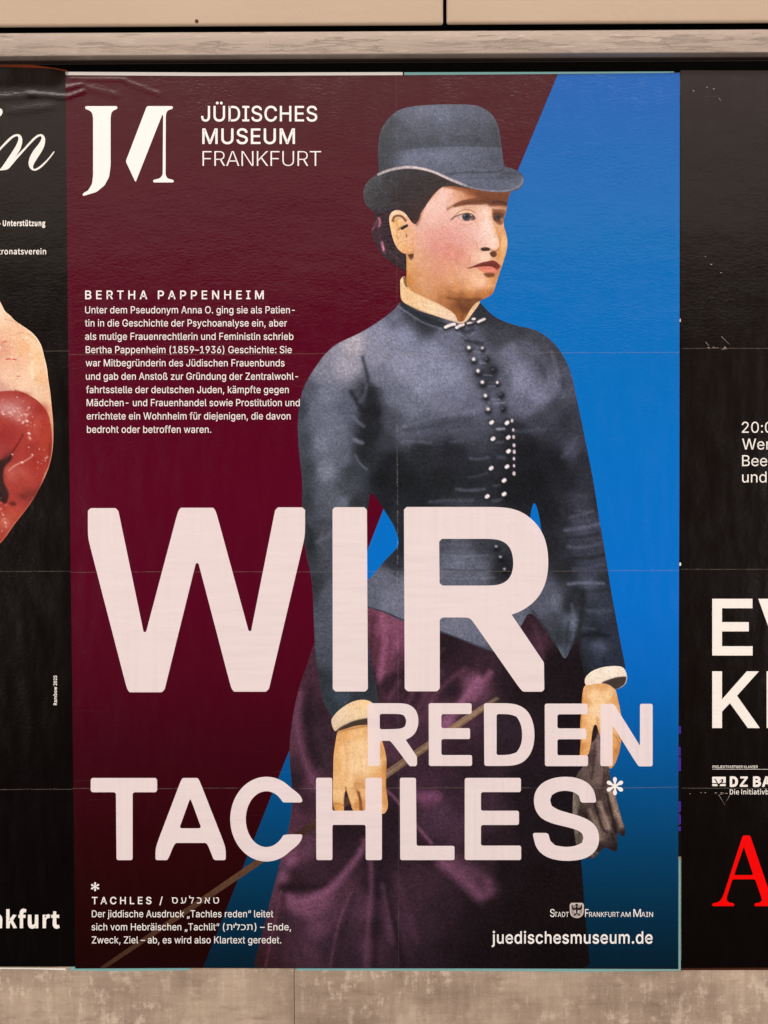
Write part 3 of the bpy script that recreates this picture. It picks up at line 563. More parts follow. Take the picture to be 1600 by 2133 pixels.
# ------------------------------------------------------------------ the wall: back sheets, rail, cladding
def box(name, x0, x1, z0, z1, y0, y1, mat, parent=None, bevel=0.0, seg=2):
    import bmesh
    bm = bmesh.new(); bmesh.ops.create_cube(bm, size=1)
    for v in bm.verts: v.co = ((x0 + x1) / 2 + v.co.x * (x1 - x0), (y0 + y1) / 2 + v.co.y * (y1 - y0), (z0 + z1) / 2 + v.co.z * (z1 - z0))
    if bevel: bmesh.ops.bevel(bm, geom=bm.edges[:], offset=bevel, segments=seg, affect='EDGES', profile=.5)
    me = bpy.data.meshes.new(name); bm.to_mesh(me); bm.free(); me.materials.append(mat)
    if bevel:
        for p in me.polygons: p.use_smooth = True
        me.set_sharp_from_angle(angle=math.radians(50))
    o = bpy.data.objects.new(name, me); COL.objects.link(o)
    if parent:
        o.parent = parent; off = parent_world(parent)
        for v in me.vertices: v.co -= off
    return o
def zf(y, Y): return float(at(800.0, float(y), Y)[2])
def xf(x, Y, y=1066.0): return float(at(float(x), y, Y)[0])
RAIL_Y = -0.020
RAIL_Z1, RAIL_Z0 = zf(64, RAIL_Y), zf(112.5, RAIL_Y)
M_metal, M_enamel, M_sheet = metal_mat(), enamel_mat(), sheet_mat()
M_dark = plain('dark_gap', (.006, .005, .0045), .7, .15)
M_lip = plain('dark_rail_lip', (.030, .020, .017), .5, .3)
XL, XR = -1.9, 1.9
zb = zf(3100, 0); zt = zf(120, 0)
seam = xf(613, 0, 2070)
tag(box('back_sheet', XL, seam - .0004, zb, zf(158, 0), 0.0, .004, M_sheet), 'stained grey brown metal sheet left of the thin seam under the posters', 'metal sheet', 'sheets behind the posters')
tag(box('back_sheet', seam + .0004, XR, zb, zf(158, 0), 0.0, .004, M_sheet), 'stained grey brown metal sheet right of the thin seam under the posters', 'metal sheet', 'sheets behind the posters')
tag(box('wall', XL, XR, zb, zf(-220, 0) + .1, .09, .12, M_dark), kind='structure')
rail = empty('frame_rail', (0, RAIL_Y, RAIL_Z0)); tag(rail, 'scuffed aluminium rail running across above the posters', 'rail')
box('rail_face', XL, XR, RAIL_Z0, RAIL_Z1, RAIL_Y, RAIL_Y + .012, M_metal, rail, .0016, 4)
box('rail_lip', XL, XR, zf(123, -.010), RAIL_Z0 - .0002, -.010, -.002, M_lip, rail, .0008, 2)
PY = -.024; zc = zf(49, PY)
gx = xf(927, PY, 30)
def cladding(x0, x1, z0, label):
    box_o = box('cladding_panel', x0, x1, z0, z0 + .42, PY, PY + .007, M_enamel, None, .0032, 5)
    return tag(box_o, label, 'wall panel', 'cream panels above the posters')
PANEL_LEFT = cladding(XL, gx - .0022, zc, 'long cream enamel panel at top left with a small rust speck')
cladding(gx + .0022, XR, zc + .0006, 'cream enamel panel at top right of the dark vertical joint')

import bmesh
def speck(x, y):
    bm = bmesh.new(); bmesh.ops.create_icosphere(bm, subdivisions=2, radius=.0021); rr = random.Random(2)
    for v in bm.verts: v.co = Vector((v.co.x * (1 + .3 * rr.random()), v.co.y * .25, v.co.z * (1 + .3 * rr.random())))
    me = bpy.data.meshes.new('rust_speck'); bm.to_mesh(me); bm.free(); me.materials.append(plain('rust', (.10, .035, .012), .8, .1))
    o = bpy.data.objects.new('rust_speck', me); COL.objects.link(o); o.parent = PANEL_LEFT; o.location = at(float(x), float(y), PY - .0002)
speck(410, 44)
def ell(cx, cy, rx, ry, a0, a1, n): return [(cx + rx * math.cos(math.radians(a0 + (a1 - a0) * i / n)), cy + ry * math.sin(math.radians(a0 + (a1 - a0) * i / n))) for i in range(n + 1)]
# ------------------------------------------------------------------ older posters peeping out
D0 = -.0004
def scrap(name, polys, mat, label, cat='poster', depth=D0): return tag(flat(name, polys, mat, None, depth), label, cat)
scrap('turquoise_poster', [[(842, 150.6), (1404, 148.9), (1404, 1700), (1411, 1780), (1417.8, 1794), (1418, 2022), (1220, 2024), (1000, 2022.4), (617, 2021.5), (617, 2010), (398, 2010), (398, 2020.6), (250, 2022.8), (146, 2021.6), (175, 1900), (175, 500), (842, 500)]],
      M_teal, 'turquoise older poster peeping out as a thin rim around the purple and blue poster')
scrap('white_poster', [[(134, 149.5), (480, 151.2), (839, 150.2), (839, 400), (180, 400)]], M_palepaper, 'white older poster showing as a thin strip above the maroon top edge', depth=D0 - .0002)
scrap('white_poster', [[(-160, 2014), (60, 2016), (136, 2016.8), (139, 2021), (60, 2018.6), (-160, 2018)]], M_palepaper, 'white older poster showing as a thin strip below the left black poster', depth=D0 - .0002)
scrap('orange_poster', [[(-170, 122), (0, 131), (70, 135.5), (120, 142.5), (141, 146.5), (138, 400), (-170, 400)]], M_orange, 'torn orange older poster showing above the left black poster', depth=D0 + .0001)
scrap('brown_poster', [[(1410, 2000), (2640, 1998), (2640, 2018.5), (1410, 2021)]], M_brownrim, 'brown older poster showing as a thin line below the right black poster', depth=D0 + .00015)
pp = empty('concert_poster', at(1416.0, 1600.0, D0 - .0002)); tag(pp, 'black older poster with purple letter fragments in the gap right of the blue field', 'poster')
flat('poster_sheet', [[(1380, 200), (1430, 200), (1430, 1784), (1412, 1784), (1380, 1700)]], M_blackpaper, pp, D0 - .0002)
flat('purple_lettering', [[(1400, 1511), (1418.5, 1513), (1418.5, 1528), (1400, 1530)], [(1400, 1554), (1418, 1556), (1418, 1575), (1400, 1570)], [(1400, 1577), (1418.4, 1577), (1418.4, 1606), (1413.5, 1606), (1413, 1600), (1400, 1600)]], M_purple, pp, D0 - .0003)
flat('purple_lettering', [[(1400, 1669), (1418.4, 1669), (1418.4, 1690), (1415, 1692), (1400, 1694)], [(1400, 1696), (1414, 1693), (1418.4, 1699), (1418.4, 1715), (1414, 1719), (1400, 1718)], [(1400, 1722), (1418.4, 1722), (1418.4, 1731), (1400, 1731)]], M_purple, pp, D0 - .0003)
flat('white_mark', [[(1411, 664), (1419, 664), (1419, 670.5), (1411, 670.5)]], M_cream, pp, D0 - .0003)
flat('white_mark', [[(1411, 1172), (1419, 1172), (1419, 1178.5), (1411, 1178.5)]], M_cream, pp, D0 - .0003)

# ------------------------------------------------------------------ left black poster
SIDE_ROWS = [(140, (30, 20, 15)), (380, (24, 16, 12)), (600, (18, 12, 9)), (1000, (16, 10, 7)), (1300, (13, 7, 5)), (1600, (9, 4, 3)), (2015, (7, 3, 2))]  # paler, warmer top rows put the ceiling sheen into the black
D1 = -.0009
lp = empty('opera_poster', at(0.0, 2010.0, D1)); tag(lp, 'black poster at the left edge with a raw heart picture and script lettering', 'poster')
def ridge(X, Y, x1, y1, x2, y2, w, h):
    d = seg_nearest(X, Y, [(x1, y1), (x2, y2)], False)[0]; return h * np.exp(-(d / w) ** 2)
def sheet(name, outline, rows, mat, parent, depth, step=5.0, lift=None):
    p = Print(outline, step); p.rows(rows); return p.make(name, mat, parent, depth, lift)
def curl(X, Y):                                       # the loose top edge of the left poster, and creases at its corner
    t = np.clip(1 - (Y - 146) / 46, 0, 1); k = .0085 * t * t * np.clip((150 - X) / 40, .15, 1)
    return k + ridge(X, Y, 60, 196, 140, 203, 5, .0011) + ridge(X, Y, -20, 205, 70, 198, 7, .0008) + ridge(X, Y, 20, 232, 110, 222, 8, .0006)
def crinkle(X, Y):                                    # wrinkles running in from the corner of the big poster
    r = ridge(X, Y, 139, 184, 172, 176, 4, .0012) + ridge(X, Y, 139, 203, 176, 190, 4, .0014) + ridge(X, Y, 150, 164, 260, 166, 4, .0008) + ridge(X, Y, 260, 170, 330, 196, 5, .0006) + ridge(X, Y, 180, 182, 240, 198, 7, .0006)
    return r * np.clip((213 - Y) / 10, 0, 1)
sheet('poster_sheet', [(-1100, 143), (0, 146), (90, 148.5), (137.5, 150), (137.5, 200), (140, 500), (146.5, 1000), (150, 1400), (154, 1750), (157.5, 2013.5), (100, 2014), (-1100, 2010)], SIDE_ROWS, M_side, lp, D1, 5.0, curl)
zh = Z(0, 600, 3.8812)
ho = smooth(zh([(-420, 330), (-330, 40), (-180, -60), (-60, 20), (0, 108), (22, 150), (40, 190), (85, 222), (120, 265), (200, 315), (280, 375), (330, 450), (345, 500), (362, 570), (380, 640), (388, 720), (408, 850), (418, 960), (430, 1080), (433, 1190), (428, 1300), (410, 1400), (385, 1480), (330, 1600), (270, 1710), (190, 1820), (110, 1920), (50, 2010), (0, 2066), (-150, 2200), (-350, 1900), (-450, 1200)]), 3, 10)
h = Print(ho, 1.25)
h.base(zh([(0, 200, (250, 215, 185)), (60, 260, (244, 200, 165)), (40, 380, (238, 185, 150)), (150, 330, (240, 190, 150)), (240, 390, (246, 200, 158)), (200, 480, (238, 180, 135)), (300, 450, (248, 205, 165)), (330, 560, (246, 196, 150)), (20, 480, (225, 160, 130)), (120, 600, (238, 184, 150)), (280, 660, (250, 206, 166)), (340, 720, (240, 186, 140)), (60, 720, (240, 192, 160)), (200, 760, (244, 200, 166)), (310, 850, (240, 196, 164)), (380, 900, (238, 190, 152)), (405, 1000, (236, 180, 140)), (0, 800, (215, 160, 140)), (-200, 700, (235, 180, 150)), (-200, 1500, (170, 70, 60)), (60, 2000, (190, 90, 70))]), 10)
h.area(zh([(-400, 860), (-100, 845), (0, 836), (110, 826), (220, 858), (300, 908), (345, 955), (385, 1000), (408, 1080), (420, 1180), (424, 1290), (405, 1390), (375, 1480), (322, 1600), (262, 1710), (180, 1820), (100, 1915), (40, 2010), (0, 2060), (-400, 2100)]), 2.5, (166, 56, 48))
for x, y, rx, ry, c, o in [(100, 960, 130, 90, (190, 120, 112), .75), (60, 1200, 120, 90, (148, 44, 42), .8), (0, 1300, 80, 60, (150, 60, 62), .6), (280, 1180, 120, 120, (176, 64, 52), .7), (380, 1250, 40, 180, (176, 62, 40), .7), (300, 1400, 80, 80, (160, 48, 40), .7), (120, 1480, 80, 60, (186, 96, 84), .6), (180, 1600, 90, 70, (166, 62, 52), .6), (240, 1660, 60, 40, (110, 40, 32), .6), (100, 1820, 90, 60, (190, 82, 60), .6), (40, 1900, 60, 60, (206, 120, 92), .6), (330, 980, 50, 40, (150, 40, 36), .8), (180, 860, 60, 20, (150, 44, 38), .6)]:
    h.blob(x / 3.8812, 600 + y / 3.8812, rx / 3.8812, ry / 3.8812, c, o)
h.area(zh([(-60, 1395), (0, 1392), (50, 1365), (92, 1338), (100, 1360), (92, 1392), (60, 1420), (30, 1460), (28, 1520), (32, 1580), (58, 1620), (72, 1660), (68, 1700), (50, 1745), (20, 1735), (0, 1712), (-60, 1720)]), 6, (46, 26, 25), .95)
h.area(zh([(70, 1730), (110, 1720), (140, 1745), (120, 1765), (80, 1758)]), 6, (92, 34, 28), .8)
h.stroke(zh([(90, 1340), (140, 1270), (180, 1200), (185, 1180)]), 3, 4, (90, 24, 24), .8)
h.stroke(zh([(70, 1475), (110, 1440), (160, 1415), (210, 1395), (260, 1360)]), 2.4, 4, (240, 190, 170), .7)
h.stroke(zh([(120, 265), (200, 315), (280, 375), (330, 450), (362, 570), (388, 720)]), 3, 5, (255, 232, 205), .7)
h.stroke(zh([(40, 250), (130, 275), (230, 330)]), 2, 5, (206, 140, 105), .6); h.stroke(zh([(110, 380), (170, 360), (240, 372), (300, 430)]), 2, 5, (214, 150, 110), .6)
h.stroke(zh([(260, 600), (255, 680), (265, 720)]), 5, 6, (255, 222, 190), .7)
h.stroke(zh([(120, 826), (200, 850), (300, 908), (345, 960)]), 2, 3, (140, 40, 34), .8)
h.stroke(zh([(50, 576), (90, 570), (130, 580)]), 2, 2, (190, 30, 24), .9); h.stroke(zh([(20, 440), (50, 430)]), 2, 3, (200, 60, 50), .8); h.stroke(zh([(140, 716), (160, 712)]), 1.6, 2, (200, 60, 44), .8)
for x, y, rx, ry, c, o, an in [(60, 980, 120, 50, (216, 160, 152), .55, 20), (150, 1040, 60, 50, (206, 140, 130), .5, 40), (300, 1100, 30, 90, (196, 92, 76), .5, 10), (90, 1520, 40, 60, (198, 96, 84), .5, -20), (200, 1500, 60, 40, (190, 84, 70), .5, 30), (400, 1320, 14, 110, (120, 36, 28), .6, 5), (300, 1640, 20, 90, (104, 32, 26), .6, 35), (250, 1280, 60, 40, (150, 46, 40), .6, -30), (190, 1690, 50, 26, (96, 34, 30), .6, 20), (60, 1350, 60, 26, (110, 40, 42), .7, -30)]:
    h.blob(x / 3.8812, 600 + y / 3.8812, rx / 3.8812, ry / 3.8812, c, o, an)
rr = random.Random(4)
for k in range(110):                                # wet glints on the muscle
    t = rr.random()
    if t < .62: x, y, r = rr.gauss(110, 70), rr.gauss(1000, 55), rr.uniform(1.6, 7)
    elif t < .8: x, y, r = rr.gauss(220, 28), rr.gauss(1110, 60), rr.uniform(2, 9)
    elif t < .9: x, y, r = rr.gauss(330, 50), rr.gauss(1270 + 180 * rr.random(), 30), rr.uniform(2, 7)
    else: x, y, r = rr.gauss(30, 20), rr.gauss(1850, 60), rr.uniform(2, 7)
    h.blob(x / 3.8812, 600 + y / 3.8812, r / 3.8812 * rr.uniform(.9, 2), r / 3.8812, (255, 222, 210), rr.uniform(.2, .75), rr.uniform(-70, 70))
for x, y, r in [(220, 1075, 12), (235, 1175, 13), (262, 1348, 8), (95, 565, 9), (28, 1020, 9), (90, 460, 6), (215, 402, 9), (240, 535, 8), (0, 480, 10), (100, 1345, 7), (180, 1410, 9)]:
    h.blob(x / 3.8812, 600 + y / 3.8812, r / 3.8812, r * .7 / 3.8812, (255, 244, 236), .95, 20)
h.grain(.03, 5)
h.make('heart_picture', paper('heart_print', attr=True, creases=()), lp, D1 - .00006)
zs = Z(0, 180, 5.6125)
flat('script_lettering', [zs([(-6, 258), (8, 257), (22, 266), (30, 285), (30, 308), (20, 332), (6, 347), (-8, 350), (-20, 330), (-20, 280)]),
     zs([(-60, 800), (0, 716), (60, 650), (120, 592), (160, 566), (200, 556), (232, 563), (254, 588), (263, 625), (257, 680), (238, 735), (205, 790), (172, 830), (240, 765), (310, 690), (380, 612), (430, 570), (468, 556), (500, 562), (524, 590), (531, 630), (522, 690), (495, 750), (450, 820), (410, 880), (388, 925), (386, 950), (398, 966), (420, 962), (460, 938), (520, 886), (575, 830), (628, 757), (643, 760), (610, 808), (560, 870), (500, 935), (450, 972), (410, 987), (375, 980), (348, 955), (334, 910), (338, 855), (365, 790), (410, 725), (460, 665), (486, 615), (488, 590), (474, 580), (448, 588), (405, 622), (340, 690), (260, 780), (190, 858), (150, 905), (95, 974), (0, 983), (-40, 985), (0, 975), (60, 890), (130, 785), (190, 690), (215, 630), (218, 595), (204, 580), (180, 584), (140, 608), (80, 668), (0, 748), (-60, 830)])], M_cream, lp, D1 - .00006, 4)
b = ([], [])
line(b, '-', -2, 470.5, 11, 1.5, 'C', .012)
line(b, 'Unterstützung', 5.9, 470.5, 11.2, 94.6, 'C', .016)
text_obj('support_line', b, M_cream, lp, D1 - .00006); b = ([], [])
line(b, 'tronatsverein', -4, 529.6, 11.8, 96.2, 'C', .008)
text_obj('patron_line', b, M_cream, lp, D1 - .00006); b = ([], [])
line(b, 'Rambow 2025', 1468.6, 118.6, 6.8, None, 'C', .012, vert=True, xs=.93)
text_obj('credit_line', b, M_cream, lp, D1 - .00006)
b = ([], [])
line(b, 'nkfurt', -17, 1931.8, 33.5, 124.4, 'C', .018)
text_obj('city_lettering', b, M_cream, lp, D1 - .00006)

# ------------------------------------------------------------------ right black poster
rp = empty('festival_poster', at(1510.0, 2010.0, D1)); tag(rp, 'black poster at the right edge with cream lettering and a red serif letter', 'poster')
SR = [(140, (38, 25, 22)), (400, (28, 19, 16)), (600, (22, 15, 12)), (1000, (19, 12, 10)), (1400, (16, 9, 7)), (1700, (13, 7, 5)), (2015, (9, 4, 3))]  # warm sheen near the top is worked into these ink colours
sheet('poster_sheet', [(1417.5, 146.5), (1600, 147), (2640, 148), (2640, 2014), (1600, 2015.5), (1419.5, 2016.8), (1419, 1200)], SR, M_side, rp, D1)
b = ([], [])
for t, y in (('20:00', 901.4), ('Wer', 936.3), ('Bee', 970.8), ('und', 1005)):
    line(b, t, 1546 if t[0] != '2' else 1545.4, y, 22.7, None, 'S', 0, xs=1.0)
text_obj('programme_lettering', b, M_cream, rp, D1 - .00006)
zr = Z(1400, 840, 3.045)
flat('title_lettering', [zr([(255, 1240), (510, 1240), (510, 1300), (317, 1300), (317, 1388), (487, 1388), (487, 1447), (317, 1447), (317, 1541), (511, 1541), (511, 1600), (255, 1600)]),
     zr([(547, 1240), (620, 1240), (708, 1505), (796, 1240), (866, 1240), (741, 1600), (676, 1600)]),
     zr([(255, 1700), (317, 1700), (317, 1878), (474, 1700), (551, 1700), (412, 1855), (557, 2060), (481, 2060), (367, 1902), (317, 1956), (317, 2060), (255, 2060)]),
     zr([(600, 1700), (662, 1700), (662, 2060), (600, 2060)])], M_cream, rp, D1 - .00006)
zq = Z(1400, 1560, 4.265)
b = ([], [])
line(b, 'PROJEKTPARTNER KLAVIER', 1484.2, 1600.3, 5.6, 1578.7, 'S', .012)
line(b, 'DZ BANK', 1520.3, 1637.8, 19.3, None, 'C', .022, xs=1.04)
line(b, 'Die Initiativb', 1520.3, 1654.6, 10.3, 1601.5, 'C', .006)
text_obj('sponsor_lettering', b, M_cream, rp, D1 - .00006)
flat('sponsor_rule', [zq([(359, 179.5), (2600, 179.5), (2600, 182.5), (359, 182.5)])], M_cream, rp, D1 - .00006)
flat('sponsor_logo', [zq([(357, 247), (477, 247), (477, 303), (446, 303), (456, 290), (456, 268), (436, 268), (420, 307), (410, 307), (390, 268), (370, 268), (386, 282), (396, 303), (357, 303)]),
     zq([(357, 312), (400, 312), (407, 330), (357, 330)]), zq([(430, 312), (477, 312), (477, 330), (423, 330)]), zq([(424, 278), (444, 278), (434, 300), (424, 300)])], M_cream, rp, D1 - .00006)
flat('red_letter', [zq([(357, 1372), (395, 1366), (425, 1352), (448, 1318), (465, 1275), (628, 769), (694, 769), (880, 1318), (900, 1350), (930, 1366), (965, 1372), (965, 1397), (732, 1397), (732, 1372), (772, 1367), (796, 1352), (798, 1332), (738, 1158), (537, 1158), (487, 1312), (485, 1345), (505, 1364), (552, 1372), (552, 1397), (357, 1397)]),
     zq([(552, 1121), (722, 1121), (637, 868)])], M_red, rp, D1 - .00006, 2)

rr = random.Random(12); flakes = []
for cx_, cy_, n_, sp in [(1492, 724, 9, 22), (1515, 727, 5, 10), (1470, 534, 1, 1), (1503, 1653, 7, 12), (1450, 1652, 4, 26), (1450, 180, 3, 40), (1478, 560, 2, 30)]:
    for q_ in range(n_):
        x, y = cx_ + rr.uniform(-sp, sp), cy_ + rr.uniform(-1.6, 1.6) * (1 if sp < 30 else 6); t = rr.uniform(0, 3.14); a_, b_ = rr.uniform(1.2, 3.2), rr.uniform(.5, 1.1)
        flakes.append([(x + a_ * math.cos(t + f_) * k_, y + b_ * math.sin(t + f_) * k_) for f_, k_ in ((0, 1), (1.3, .8), (2.4, 1.1), (3.6, .7), (5, 1))])
for x1, y1, x2, y2 in [(1503, 701, 1524, 722), (1470, 712, 1480, 725), (1497, 1655, 1513, 1682), (1520, 1657, 1512, 1671), (1498, 204, 1503, 212)]:
    dx, dy = (x2 - x1), (y2 - y1); L_ = math.hypot(dx, dy); nx_, ny_ = -dy / L_ * .45, dx / L_ * .45
    flakes.append([(x1 + nx_, y1 + ny_), (x2, y2), (x1 - nx_, y1 - ny_)])
tag(flat('paper_scuffs', flakes, paper('worn_paper', (.36, .31, .28)), rp, D1 - .00008), kind='stuff')

# ------------------------------------------------------------------ the big poster
D2 = -.0014
mp = empty('museum_poster', at(780.0, 2015.0, D2)); tag(mp, 'big maroon and blue poster showing a woman in a bowler hat', 'poster')
MAROON = [(150, (70, 6, 20)), (300, (74, 5, 22)), (500, (80, 3, 25)), (750, (85, 1, 28)), (1000, (88, 0, 30)), (1250, (85, 2, 29)), (1400, (78, 0, 25)), (1520, (66, 0, 20)), (1640, (56, 0, 14)), (1750, (46, 1, 8)), (1900, (35, 1, 3)), (2016, (29, 1, 2))]
BLUE = [(150, (0, 90, 168)), (300, (0, 96, 170)), (500, (0, 104, 174)), (900, (0, 109, 188)), (1250, (0, 109, 196)), (1400, (0, 102, 186)), (1500, (0, 93, 166)), (1600, (0, 82, 142)), (1700, (0, 71, 118)), (1800, (0, 58, 92)), (1900, (0, 45, 69)), (2016, (0, 30, 46))]
FADE = [(1380, 1.0), (1500, .97), (1700, .88), (1850, .78), (2016, .66)]
ps = Print([(136.5, 156.5), (420, 158.2), (830, 156.5), (1162, 154), (1380, 152), (1416.5, 150.5), (1415.5, 1000), (1413.4, 1600), (1413, 2018.5), (1000, 2017.3), (617, 2017), (400, 2016.5), (157, 2017.5), (150, 1400), (142, 700)], 4.0)
ps.rows(MAROON); ps.make('poster_sheet', M_print, mp, D2, crinkle)
bf = Print([(1162, 155), (1416.2, 151.5), (1415.2, 1000), (1413.1, 1600), (1412.6, 2016), (1000, 2016.2), (423, 2016), (602, 1565), (799, 1060), (1060, 400)], 5.0)
bf.rows(BLUE); bf.make('blue_field', M_print, mp, D2 - .00002)

pw = empty('printed_woman', at(900.0, 2000.0, D2), mp)
def P2(name, pr, depth): return pr.make(name, M_print, pw, D2 - .00004 - depth * .000015)

# skirt
k = Z(500, 1400, 3.2); r4 = Z(960, 1340, 3.048); z2 = Z(600, 1000, 2.1622)
so = smooth([(652, 1345), (640, 1385), (634, 1400), (625, 1425), (615.6, 1462), (608, 1503), (603.5, 1540), (602.5, 1575), (606, 1612), (609, 1650), (608, 1687), (603, 1719), (594, 1753), (584, 1794), (576.6, 1825), (564, 1872), (550, 1928), (534, 1991), (527, 2016.2), (800, 2016.2), (1231, 2016.2), (1226, 1980), (1222.5, 1947), (1217.5, 1881), (1212.6, 1816), (1210, 1790), (1214, 1700), (1226, 1600), (1224, 1440), (1215, 1300), (1170, 1230), (900, 1230), (700, 1230)], 2, 12)
s = Print(so, 1.7)
s.base(k([(330, 100, (88, 48, 62)), (420, 60, (72, 42, 54)), (380, 300, (84, 48, 64)), (340, 480, (92, 52, 66)), (400, 450, (78, 46, 60)), (460, 300, (46, 30, 38)), (470, 500, (52, 33, 42)), (560, 450, (58, 38, 48)), (590, 600, (60, 40, 50)), (400, 640, (64, 40, 50)), (480, 720, (86, 50, 66)), (370, 700, (44, 28, 35)), (420, 900, (60, 36, 46)), (370, 950, (86, 48, 62)), (470, 1000, (74, 44, 56)), (450, 1180, (92, 56, 72)), (340, 1200, (108, 62, 82)), (500, 1320, (58, 36, 46)), (600, 1280, (52, 32, 42)), (700, 1160, (46, 29, 37)), (700, 1070, (38, 24, 30)), (400, 1400, (50, 31, 38)), (330, 1420, (58, 36, 44)), (260, 1450, (92, 54, 70)), (350, 1540, (112, 66, 86)), (450, 1560, (120, 72, 94)), (550, 1480, (118, 70, 92)), (400, 1700, (76, 46, 60)), (300, 1650, (62, 38, 48)), (500, 1700, (108, 66, 86)), (220, 1700, (78, 42, 54)), (200, 1900, (70, 36, 46)), (150, 1930, (62, 30, 36)), (300, 1900, (76, 44, 56)), (450, 1880, (92, 56, 72)), (600, 1600, (88, 54, 70)), (600, 1850, (66, 42, 54)), (700, 1500, (80, 48, 62)), (700, 1750, (64, 41, 52)), (750, 1900, (60, 39, 50)), (850, 1600, (88, 54, 70)), (850, 1850, (90, 56, 72)), (920, 1400, (42, 26, 34)), (920, 1700, (52, 33, 42)), (950, 1200, (40, 26, 33)), (1000, 1700, (88, 55, 71)), (1050, 1900, (60, 38, 49)), (1100, 1500, (62, 39, 50)), (1100, 1700, (72, 46, 59)), (1200, 1400, (60, 38, 49)), (1250, 1700, (56, 37, 47)), (1250, 1900, (50, 33, 42)), (1400, 1600, (48, 31, 39)), (1400, 1850, (40, 26, 32)), (1550, 1650, (36, 24, 29)), (1550, 1900, (30, 20, 24)),
    (1020, 700, (48, 32, 41)), (1100, 720, (60, 38, 50)), (1250, 760, (62, 39, 51)), (1250, 830, (104, 60, 84)), (1400, 760, (54, 35, 45)), (1250, 1000, (70, 46, 60)), (1350, 950, (78, 51, 67)), (1450, 1000, (72, 47, 61)), (1480, 900, (58, 37, 49)), (1100, 900, (40, 26, 33)), (1050, 1000, (40, 26, 33)), (1100, 1050, (44, 29, 37)), (1250, 1200, (48, 30, 38)), (1000, 500, (84, 50, 66)), (1080, 300, (60, 37, 48)), (1100, 480, (74, 46, 60)), (1250, 450, (66, 42, 54)), (1230, 620, (60, 38, 49)), (1450, 300, (70, 43, 57)), (1380, 330, (118, 72, 96)), (1450, 500, (52, 33, 42)), (1530, 620, (46, 30, 38)), (1000, 80, (52, 32, 41)), (900, 80, (58, 36, 46)), (1000, 180, (70, 42, 54)), (1150, 150, (56, 34, 44)), (1250, 100, (80, 47, 62)), (1400, 100, (46, 30, 38)), (1560, 70, (120, 72, 94))]) +
  z2([(380, 620, (110, 60, 78)), (380, 750, (96, 52, 66)), (440, 650, (138, 78, 102)), (440, 850, (110, 62, 80)), (500, 700, (124, 68, 92)), (370, 900, (46, 28, 35)), (480, 900, (52, 31, 40)), (720, 760, (40, 27, 33)), (800, 820, (50, 32, 40)), (900, 850, (56, 36, 46)), (1000, 900, (40, 27, 33)), (1090, 640, (54, 33, 42)), (1110, 750, (76, 46, 58)), (1080, 830, (40, 26, 32)), (1180, 820, (30, 21, 25)), (1250, 880, (28, 20, 23)), (1150, 940, (30, 22, 26))]) +
  r4([(400, 300, (32, 23, 27)), (640, 300, (32, 23, 27)), (700, 250, (28, 20, 24)), (740, 500, (28, 20, 24)), (300, 520, (50, 35, 44)), (300, 700, (44, 31, 38)), (500, 700, (36, 25, 31)), (680, 640, (30, 21, 26)), (640, 750, (30, 21, 26)), (400, 900, (32, 23, 28)), (430, 1150, (30, 21, 25)), (650, 1000, (28, 20, 24)), (200, 1100, (56, 37, 47)), (250, 1250, (40, 27, 33)), (640, 1250, (28, 20, 24)), (150, 1400, (48, 31, 38)), (300, 1450, (28, 19, 22)), (500, 1500, (24, 16, 18)), (700, 1450, (24, 16, 18)), (400, 1700, (26, 17, 19)), (700, 1800, (24, 15, 16)), (200, 1900, (28, 18, 20)), (600, 2000, (22, 14, 15)), (100, 1750, (32, 21, 25))]), 14)
